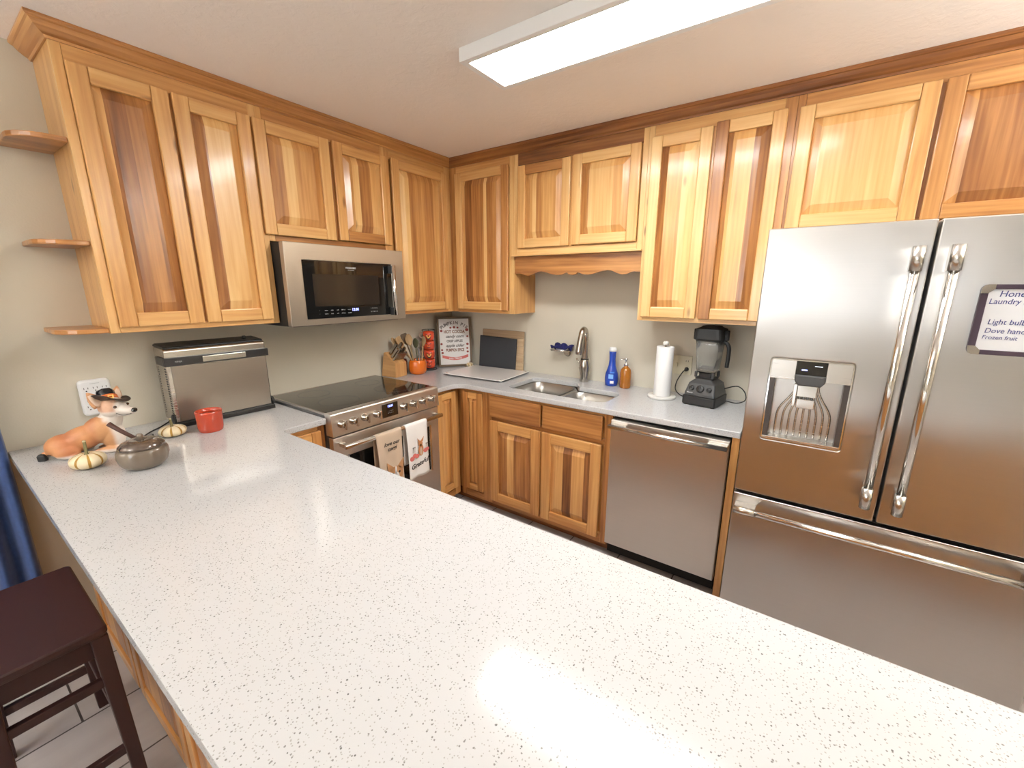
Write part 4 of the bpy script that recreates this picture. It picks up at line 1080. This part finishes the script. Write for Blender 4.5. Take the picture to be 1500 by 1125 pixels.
# knife block
t = thing('knife_block', 'wooden knife block beside the stove back corner', 'knife block', (.012,-.80,Z), R(6))
bm = newbm(); slab(bm, [(0,0),(.145,0),(.145,.105),(.125,.118),(.050,.185),(.035,.180)], 0, .118, axis='y', tint=.5, grain='x'); 
for f in bm.faces: pass
obj('block', bm, 'block', t, bevel=.003)
nrm = Vector((.666,0,.746)); tan = Vector((-.746,0,.666))
k_i = 0
def knife(u, v, ln, wd, th, lab, grp):
    # u up the slope from the front edge, v across
    p = Vector((.125,0,.118))+tan*u; p.y = v
    q = Matrix.Rotation(R(6), 4, 'Z'); base_ = Vector((.012,-.80,Z))+(q @ p)
    t = thing('kitchen_knife', lab, 'knife', base_, R(6), grp)
    bm = newbm(); prof = [(0,-wd*.35),(ln*.15,-wd*.5),(ln*.5,-wd*.42),(ln*.85,-wd*.5),(ln,-wd*.35),(ln,wd*.4),(ln*.85,wd*.5),(ln*.4,wd*.4),(0,wd*.35)]
    vs = []
    for s in (-th/2, th/2):
        vs.append([bm.verts.new(nrm*(a+.0005)+tan*b_+Vector((0,s,0))) for a, b_ in prof])
    n = len(prof); bm.faces.new(vs[0]); bm.faces.new(vs[1][::-1])
    for k in range(n): bm.faces.new((vs[0][k], vs[0][(k+1)%n], vs[1][(k+1)%n], vs[1][k]))
    bmesh.ops.recalc_face_normals(bm, faces=bm.faces)
    obj('handle', bm, 'nickel', t, bevel=.0015)
for k in range(8): knife(.012, .012+k*.0133, .078, .014, .0085, 'small steel-handled steak knife in the front row of the block', 'steak knives in the knife block')
for v, s_ in ((.02,'left'),(.058,'middle'),(.096,'right')): knife(.040, v, .098, .022, .014, f'large steel-handled knife, {s_} one of the middle row in the block', 'large knives in the knife block')
for v, s_ in ((.03,'left'),(.085,'right')): knife(.075, v, .112, .024, .015, f'large steel-handled knife, {s_} one of the top row in the block', 'large knives in the knife block')

# ------------------------------------------------------------------ things on the left counter
# flip-up toaster oven
t = thing('toaster_oven', 'stainless flip-up toaster oven standing on end against the left wall', 'toaster oven', (.125,-1.912,Z), R(88))
hw = .218
bm = newbm(); slab(bm, [(-.085,.022),(-.085,.366),(-.075,.376),(.07,.376),(.07,.022)], -hw, hw, axis='x'); body = obj('body', bm, 'steel', t, bevel=.004)
fd = obj('front_panel', B(-hw+.018, hw-.006, -.0895, -.0855, .028, .292), 'steel_warm', t, bevel=.002)
bm = newbm(); box(bm, -hw-.006, hw+.008, -.100, -.0855, .296, .336); box(bm, -hw-.006, -hw-.0005, -.0853, .03, .296, .336); box(bm, hw+.0005, hw+.008, -.0853, .03, .296, .336)
hb = obj('handle_band', bm, 'black', t, bevel=.004)
obj('handle_plate', B(-.075, .115, -.1035, -.1003, .303, .329), 'steel', hb, bevel=.001)
bm = newbm(); slab(bm, [(-.078,.3765),(-.070,.385),(.055,.393),(.085,.386),(.085,.3765)], -hw+.004, hw-.004, axis='x'); obj('back_cover', bm, 'black', t, bevel=.003)
bm = newbm(); lathe(bm, [(.009,.39),(.009,.403),(.006,.406)], 14, .14, -.04); obj('foot_knob', bm, 'black', t)
vb = newbm()
for k in range(20): box(vb, -hw-.0008, -hw-.0002, -.078, -.058, .055+k*.0118, .061+k*.0118)
for k in range(20): box(vb, -hw-.0008, -hw-.0002, .035, .041, .055+k*.0118, .061+k*.0118)
obj('vent_slots', vb, 'black', body)
bm = newbm(); box(bm, -hw+.002, hw+.006, -.105, -.05, .002, .0215); box(bm, -hw+.01, hw-.01, .03, .06, .0, .0215); box(bm, -hw+.01, -hw+.04, -.09, -.06, 0, .002); box(bm, hw-.04, hw-.01, -.09, -.06, 0, .002)
obj('base_bar', bm, 'black', t, bevel=.002)
for sx in (-1, 1):
    bm = newbm(); lathe(bm, [(.024,0),(.024,.006),(.020,.009)], 24); bmesh.ops.rotate(bm, verts=bm.verts, cent=(0,0,0), matrix=Matrix.Rotation(R(90*sx), 3, 'Y'))
    obj('hinge_disc', bm, 'blackmatte', t, loc=(sx*(hw+.0005), -.078, .042))
def tl_(p):
    v = Vector(p)-Vector((.125,-1.912,Z)); a = R(-88); return (v.x*math.cos(a)-v.y*math.sin(a), v.x*math.sin(a)+v.y*math.cos(a), v.z)
bm = newbm(); tube(bm, smooth_path([tl_(p) for p in ((.09,-2.11,.935),(.13,-2.17,.92),(.19,-2.23,.92),(.25,-2.27,.92),(.31,-2.275,.922),(.30,-2.25,.92),(.24,-2.235,.92))], 6), .0035, 8)
obj('power_cord', bm, 'cord', t)
text('maker_lettering', 'NINJA', .010, 'legend', hb, (-.17,-.1004,.316), FRONT_S)
# candle
t = thing('candle', 'orange red glass jar candle on the left counter', 'candle', (.372,-2.052,Z))
bm = newbm(); lathe(bm, [(.044,0),(.048,.003),(.0515,.02),(.0535,.088),(.0535,.098),(.0505,.098),(.0505,.078)], 40, cap=False)
lathe(bm, [(.002,0),(.044,0)], 40, cap=False); obj('jar', bm, 'candle', t)
bm = newbm(); lathe(bm, [(.046,.004),(.0498,.02),(.0500,.076)], 36); obj('wax', bm, 'wax', t)
bm = newbm(); tube(bm, [(0,0,.0762),(.001,0,.086)], .0015, 6); obj('wick', bm, 'ink', t)
# striped mini pumpkins
def mini(label, loc, rot, r, h, stem, tip):
    t = thing('pumpkin', label, 'pumpkin', loc, rot)
    bm = newbm(); pumpkin(bm, r, h, 8, depth=.13, tintf=groove(8)); obj('rind', bm, 'gourd', t)
    n = len(stem); bm = newbm(); tube(bm, smooth_path(stem, 4), [.007]*2+[.005]*(4*(n-1)-1), 8); so = obj('stem', bm, 'gourdstem', t)
    bm = newbm(); e = Vector(stem[-1]); tube(bm, [e, e+Vector((0,0,.005))], [.0056,.0045], 8); obj('stem_tip', bm, 'stemtip', so)
mini('small cream pumpkin with orange stripes in front of the corgi figurine', (.478,-2.487,Z), .3, .054, .056, [(0,0,.048),(-.002,.002,.07),(-.006,.004,.098)], 0)
mini('small cream pumpkin with orange stripes between glass pumpkin and toaster oven', (.318,-2.182,Z), .8, .053, .048, [(0,0,.040),(.001,-.002,.060),(.0,-.004,.078)], 0)
# smoky glass pumpkin jar
JX, JY = .630, -2.362
t = thing('pumpkin_jar', 'smoky brown glass pumpkin jar with lid in front of the corgi', 'jar', (JX,JY,Z))
rf = lambda a, z: 1-.035*(1-abs(math.cos(5*a)))**1.5
bm = newbm(); lathe(bm, [(.040,0),(.056,.004),(.070,.020),(.0775,.045),(.076,.066),(.070,.078)], 80, rfun=rf); obj('jar_body', bm, 'smoke', t)
bm = newbm(); lathe(bm, [(.0705,.0785),(.067,.088),(.056,.099),(.038,.106),(.018,.106),(.010,.104)], 80, rfun=rf); ld = obj('lid', bm, 'smokelid', t)
bm = newbm(); lathe(bm, [(.012,.103),(.009,.112),(.011,.120),(.008,.126),(.003,.128)], 20); obj('lid_knob', bm, 'smoke', ld)
# brown stick
bm = newbm(); tube(bm, [(0,0,0),(-.040,-.042,.045),(-.062,-.065,.073)], [.0070,.0078,.0092], 12)
t = thing('wooden_stick', 'dark brown stick with bronze knob standing between corgi figurine and glass pumpkin', 'stick', (.505,-2.340,.983))
obj('stick', bm, 'stemwood', t)
bm = newbm(); lathe(bm, [(.004,-.012),(.012,-.008),(.014,0),(.011,.009),(.007,.013)], 16); obj('knob', bm, 'bronze', t, rot=(R(20),R(-30),0))
bm = newbm(); tube(bm, [(0,0,-.010),(.006,.004,-.038),(.010,.006,-.0675)], [.006,.005,.005], 8); obj('rod', bm, 'stemwood', t)

# corgi figurine ---------------------------------------------------
def ellipsoid(bm, c, r, rotm=None, seg=20):
    ret = bmesh.ops.create_uvsphere(bm, u_segments=seg, v_segments=seg//2+2, radius=1)
    for v in ret['verts']:
        p = Vector((v.co.x*r[0], v.co.y*r[1], v.co.z*r[2]))
        if rotm: p = rotm @ p
        v.co = p+Vector(c)
# local: +x = body forward, z up
FX, FYY, FR = .300, -2.448, R(66)
t = thing('corgi_figurine', 'lying corgi dog figurine wearing a black hat with orange band', 'figurine', (FX,FYY,Z), FR)
S = 1.0
bm = bmesh.new()
Ry = lambda a: Matrix.Rotation(R(a), 3, 'Y')
ellipsoid(bm, (-.070,0,.046), (.058,.052,.046))                    # rump
ellipsoid(bm, (-.015,0,.066), (.082,.047,.048), Ry(-20))           # trunk
ellipsoid(bm, (.045,0,.092), (.058,.044,.055), Ry(-38))            # shoulders
ellipsoid(bm, (.076,0,.066), (.040,.040,.062))                     # chest
ellipsoid(bm, (.078,0,.128), (.038,.035,.052), Ry(15))             # neck
HXo, HZo, HS = .092, .182, 1.22
hd = Matrix.Rotation(R(-34), 3, 'Z')                               # head turned towards the room
def hp(x, y, z): p = hd @ (Vector((x, y, z))*HS); return (HXo+p.x, p.y, HZo+p.z)
def hr(*r): return tuple(q*HS for q in r)
ellipsoid(bm, hp(0,0,0), hr(.040,.035,.033), hd)
ellipsoid(bm, hp(.004,.016,-.010), hr(.026,.020,.022), hd); ellipsoid(bm, hp(.004,-.016,-.010), hr(.026,.020,.022), hd)
for k in range(6): ellipsoid(bm, hp(.026+.0068*k,0,-.009-.0010*k), hr(.017-.0008*k,.0210-.0014*k,.0180-.0011*k), hd, 14)
ellipsoid(bm, hp(.030,0,-.023), hr(.028,.014,.010), hd, 14)          # lower jaw
for s in (-1, 1):
    ellipsoid(bm, (.070,s*.028,.012), (.055,.014,.013))            # front legs along the counter
    ellipsoid(bm, (.118,s*.028,.011), (.016,.013,.0115))           # paws
    ellipsoid(bm, (-.055,s*.040,.026), (.040,.018,.028))           # thighs
    ellipsoid(bm, (-.03,s*.050,.010), (.030,.012,.011))            # hind feet
ellipsoid(bm, (-.122,0,.020), (.020,.014,.013))
me = bpy.data.meshes.new('body'); bm.to_mesh(me); bm.free()
tmp = bpy.data.objects.new('tmp', me); C.objects.link(tmp)
rm = tmp.modifiers.new('r', 'REMESH'); rm.mode = 'VOXEL'; rm.voxel_size = .0028
sm = tmp.modifiers.new('s', 'SMOOTH'); sm.factor = .5; sm.iterations = 5
bpy.context.view_layer.update()
me2 = bpy.data.meshes.new_from_object(tmp.evaluated_get(bpy.context.evaluated_depsgraph_get())); bpy.data.objects.remove(tmp)
ginger, dk, wh = (.58,.27,.115), (.46,.17,.07), (.80,.74,.68)
ca = me2.color_attributes.new('tint', 'FLOAT_COLOR', 'POINT')
zmin = min(v.co.z for v in me2.vertices)
hdi = hd.transposed()
def sstep(a, b_, x): x = max(0, min(1, (x-a)/(b_-a))); return x*x*(3-2*x)
def mx(a, b_, f): return tuple(p*(1-f)+q*f for p, q in zip(a, b_))
for v in me2.vertices:
    v.co.z -= zmin
    p = v.co; q = hdi @ (Vector((p.x-HXo, p.y, p.z+zmin-HZo)))/HS
    n = random.random()
    if q.length < .058 and p.z > .148 or (q.x > .02 and p.z > .135):
        c = ginger
        c = mx(c, wh, sstep(.010, .022, q.x+.004-abs(q.y)*.2)*sstep(.024,.012,abs(q.y)) if False else 0)
        f = max(sstep(.024,.034,q.x), sstep(-.006,-.016,q.z), sstep(.010,.004,abs(q.y))*sstep(.0,.02,q.x))
        c = mx(mx(ginger, wh, .25), wh, f)
    else:
        c = mx(ginger, dk, .5+.5*math.sin(p.x*60+p.y*40))
        c = mx(c, (.72,.42,.2), sstep(.02,.05,p.x)*.6)
        f = max(sstep(.078,.098,p.x+.25*(p.z-.07)*(1 if p.z > .07 else 0)), sstep(.022,.010,p.z)*.9, sstep(.120,.140,p.z)*sstep(.052,.07,p.x)*.9)
        c = mx(c, wh, f)
    ca.data[v.index].color = (*c, 1)
for pl in me2.polygons: pl.use_smooth = True
me2.materials.append(M['fur']); bo = bpy.data.objects.new('body', me2); C.objects.link(bo); bo.parent = t
bm = newbm(); ellipsoid(bm, hp(.0745,0,-.009), hr(.0078,.009,.0075), hd, 12); obj('nose', bm, 'blackgloss', t)
for s in (-1, 1):
    bm = newbm(); ellipsoid(bm, hp(.0325,s*.0215,.0055), hr(.0045,.005,.0048), hd, 12); obj('eye', bm, mat('brown eye', (.05,.02,.01), .1), t)
    # ears: tapered, cupped
    bm = newbm(); lp = []
    for k in range(7):
        u = k/6; wdt = .027*(1-u**2.2)+.002; th = .006*(1-u)+.001
        c = Vector((-.012-.010*u, s*(.024+.026*u), .012+.048*u))
        lp.append([hp(c.x+th*math.sin(2*PI*j/12), c.y+wdt*.8*math.cos(2*PI*j/12), c.z-s*.25*wdt*math.cos(2*PI*j/12)) for j in range(12)])
    ring_loft(bm, lp, capstart=True); ear = obj('ear', bm, mat('ear fur', (.62,.33,.17), .8), t)
    bm = newbm(); lp = []
    for k in range(6):
        u = k/6; wdt = .019*(1-u**2.2)+.001; th = .002
        c = Vector((-.012-.010*u+.0055*(1-u)+.0005, s*(.025+.026*u), .014+.044*u))
        lp.append([hp(c.x+th*math.sin(2*PI*j/10), c.y+wdt*.8*math.cos(2*PI*j/10), c.z-s*.25*wdt*math.cos(2*PI*j/10)) for j in range(10)])
    ring_loft(bm, lp, capstart=True); obj('inner_ear', bm, mat('inner ear', (.74,.55,.42), .8), ear)
bm = newbm(); tube(bm, smooth_path([hp(.070,-.008,-.019),hp(.055,-.0155,-.0225),hp(.042,-.019,-.021),hp(.033,-.023,-.014)], 4), .0011, 6); obj('mouth', bm, 'ink', t)
# hat
hm = Matrix.Translation((HXo-.004, 0, HZo+.026)) @ hd.to_4x4() @ Matrix.Rotation(R(-8), 4, 'Y') @ Matrix.Rotation(R(-16), 4, 'X') @ Matrix.Scale(1.1, 4)
bm = newbm(); lp = []
for r_, z_, w_ in ((.005,.0,0),(.026,.000,0),(.042,.002,.3),(.053,.003,1),(.056,.0045,1),(.053,.0075,1),(.042,.006,.3),(.026,.005,0),(.018,.005,0)):
    lp.append([(r_*math.cos(a)*1.08, r_*math.sin(a), z_+w_*.013*math.cos(2*a)*-1) for a in (2*PI*k/36 for k in range(36))])
ring_loft(bm, lp, capstart=True); bmesh.ops.transform(bm, matrix=hm, verts=bm.verts)
ht = obj('hat', bm, mat('black brown felt', (.035,.022,.016), .45), t)
bm = newbm(); lathe(bm, [(.028,.0055),(.0255,.019),(.027,.036),(.024,.043),(.008,.046)], 7); bmesh.ops.transform(bm, matrix=hm @ Matrix.Translation((-.006,.002,0)) @ Matrix.Rotation(R(-24), 4, 'Y'), verts=bm.verts)
obj('hat_crown', bm, mat('black felt', (.008,.009,.011), .25), ht)
bm = newbm(); lathe(bm, [(.0295,.0058),(.0275,.0185)], 24); bmesh.ops.transform(bm, matrix=hm @ Matrix.Translation((-.005,.001,0)) @ Matrix.Rotation(R(-16), 4, 'Y'), verts=bm.verts)
bn = obj('hat_band', bm, mat('orange band', (.70,.17,.04), .5), ht)
bm = newbm(); slab(bm, [(-.008,.006),(.008,.006),(.008,.0185),(-.008,.0185)], .0262, .029, holes=[[(-.005,.009),(.005,.009),(.005,.0155),(-.005,.0155)]], axis='x'); bmesh.ops.transform(bm, matrix=hm @ Matrix.Rotation(R(-35), 4, 'Z'), verts=bm.verts)
obj('buckle', bm, mat('gold paint', (.75,.45,.12), .3, .5), bn)
# black plug lying by the tail
t = thing('cord_end', 'small black plug lying beside the tail of the corgi figurine', 'plug', (.255,-2.575,Z), R(50))
bm = newbm(); frus(bm, [(0,-.012,.012,-.010,.010),(.020,-.013,.013,-.011,.011),(.028,-.008,.008,-.008,.008)], .004); obj('plug_body', bm, 'blackmatte', t, bevel=.002)
bm = newbm(); tube(bm, smooth_path([(.012,0,.018),(.022,-.004,.021),(.034,-.01,.022)], 4), .0022, 6); obj('wire', bm, 'cord', t)

# outlet multiplier on the left wall
t = thing('outlet_adapter', 'white six-outlet wall adapter behind the corgi figurine', 'outlet', (.001,-2.350,1.087), R(90))
hwx, hz_ = .052, .080
bm = newbm(); frus(bm, [(0,-hwx,hwx,-hz_,hz_),(.020,-hwx,hwx,-hz_,hz_),(.028,-hwx+.006,hwx-.006,-hz_+.006,hz_-.006)], .014)
bmesh.ops.rotate(bm, verts=bm.verts, cent=(0,0,0), matrix=Matrix.Rotation(R(90), 3, 'X')); obj('housing', bm, 'white', t, bevel=.002)
bm = newbm()
for x in (-.030, 0, .030):
    for z in (.042, -.042):
        box(bm, x-.0075, x-.0055, -.0288, -.0281, z-.001, z+.007); box(bm, x+.0055, x+.0075, -.0288, -.0281, z-.001, z+.007)
        slab(bm, ell(x, z-.009, .0028, .0026, 10), -.0288, -.0281, axis='y')
for x in (-.018, -.001, .016): box(bm, x-.003, x+.003, -.0288, -.0281, -.007, .006)
obj('slots', bm, 'black', t)
obj('printed_mark', B(-.016, .016, -.0286, -.0281, .0635, .0650), 'legend', t)

# ------------------------------------------------------------------ stool and curtain
t = thing('bar_stool', 'dark brown wooden bar stool beside the peninsula', 'stool', (.822,-2.735,0))
bm = newbm(); frus(bm, [(.590,-.237,.237,-.122,.122),(.600,-.240,.240,-.127,.127),(.612,-.240,.240,-.127,.127),(.617,-.236,.236,-.123,.123)], .012); obj('seat', bm, 'darkstool', t, bevel=.002)
bm = newbm()
for y in (-.108, .108): box(bm, -.20, .20, y-.009, y+.009, .525, .5895, grain='x')
for x in (-.215, .215): box(bm, x-.009, x+.009, -.10, .10, .525, .5895, grain='y')
obj('apron', bm, 'darkstool', t, bevel=.002)
def leg(sx, sy):
    bm = newbm(); top = (sx*.216, sy*.106); bot = (sx*.250, sy*.118)
    lp = []
    for z, f, h_ in ((0,1,.015),(.3,.5,.017),(.5895,0,.019)):
        x, y = top[0]+(bot[0]-top[0])*f, top[1]+(bot[1]-top[1])*f
        lp.append([(x-h_,y-h_,z),(x+h_,y-h_,z),(x+h_,y+h_,z),(x-h_,y+h_,z)])
    ring_loft(bm, lp, capstart=True, smooth=False); obj('leg', bm, 'darkstool', t, bevel=.003)
for sx in (-1,1):
    for sy in (-1,1): leg(sx, sy)
for x, z in ((.226,.44),(-.226,.44),(.238,.19),(-.238,.19)): obj('stretcher', B(x-.010, x+.010, -.10, .10, z-.014, z+.014), 'darkstool', t, bevel=.003)
for y, z in ((.108,.30),(-.108,.30)): obj('stretcher', B(-.22, .22, y-.009, y+.009, z-.014, z+.014), 'darkstool', t, bevel=.003)

t = thing('curtain', 'long blue window curtain hanging on the left wall past the counter', 'curtain', (0,0,0))
bm = newbm(); n = 90; rows = 14
vs = []
for i in range(n+1):
    u = i/n; y = -2.652-.62*u; row = []
    for k in range(rows+1):
        z = .03+2.12*k/rows; amp = .026*(1-.25*k/rows)
        row.append(bm.verts.new((.065+amp*math.sin(u*2*PI*8+.4*math.sin(z*2))+.006*math.sin(z*3+u*9), y+.004*math.sin(z*2.2), z)))
    vs.append(row)
for i in range(n):
    for k in range(rows): f = bm.faces.new((vs[i][k], vs[i+1][k], vs[i+1][k+1], vs[i][k+1])); f.smooth = True
o = obj('cloth', bm, 'curtain', t); s = o.modifiers.new('s', 'SOLIDIFY'); s.thickness = .003
bm = newbm(); tube(bm, [(.065,-2.63,2.17),(.065,-4.6,2.17)], .011, 12); tube(bm, [(.001,-2.70,2.17),(.065,-2.70,2.17)], .007, 8); tube(bm, [(.001,-4.5,2.17),(.065,-4.5,2.17)], .007, 8)
obj('curtain_rod', bm, 'blackmatte', t)
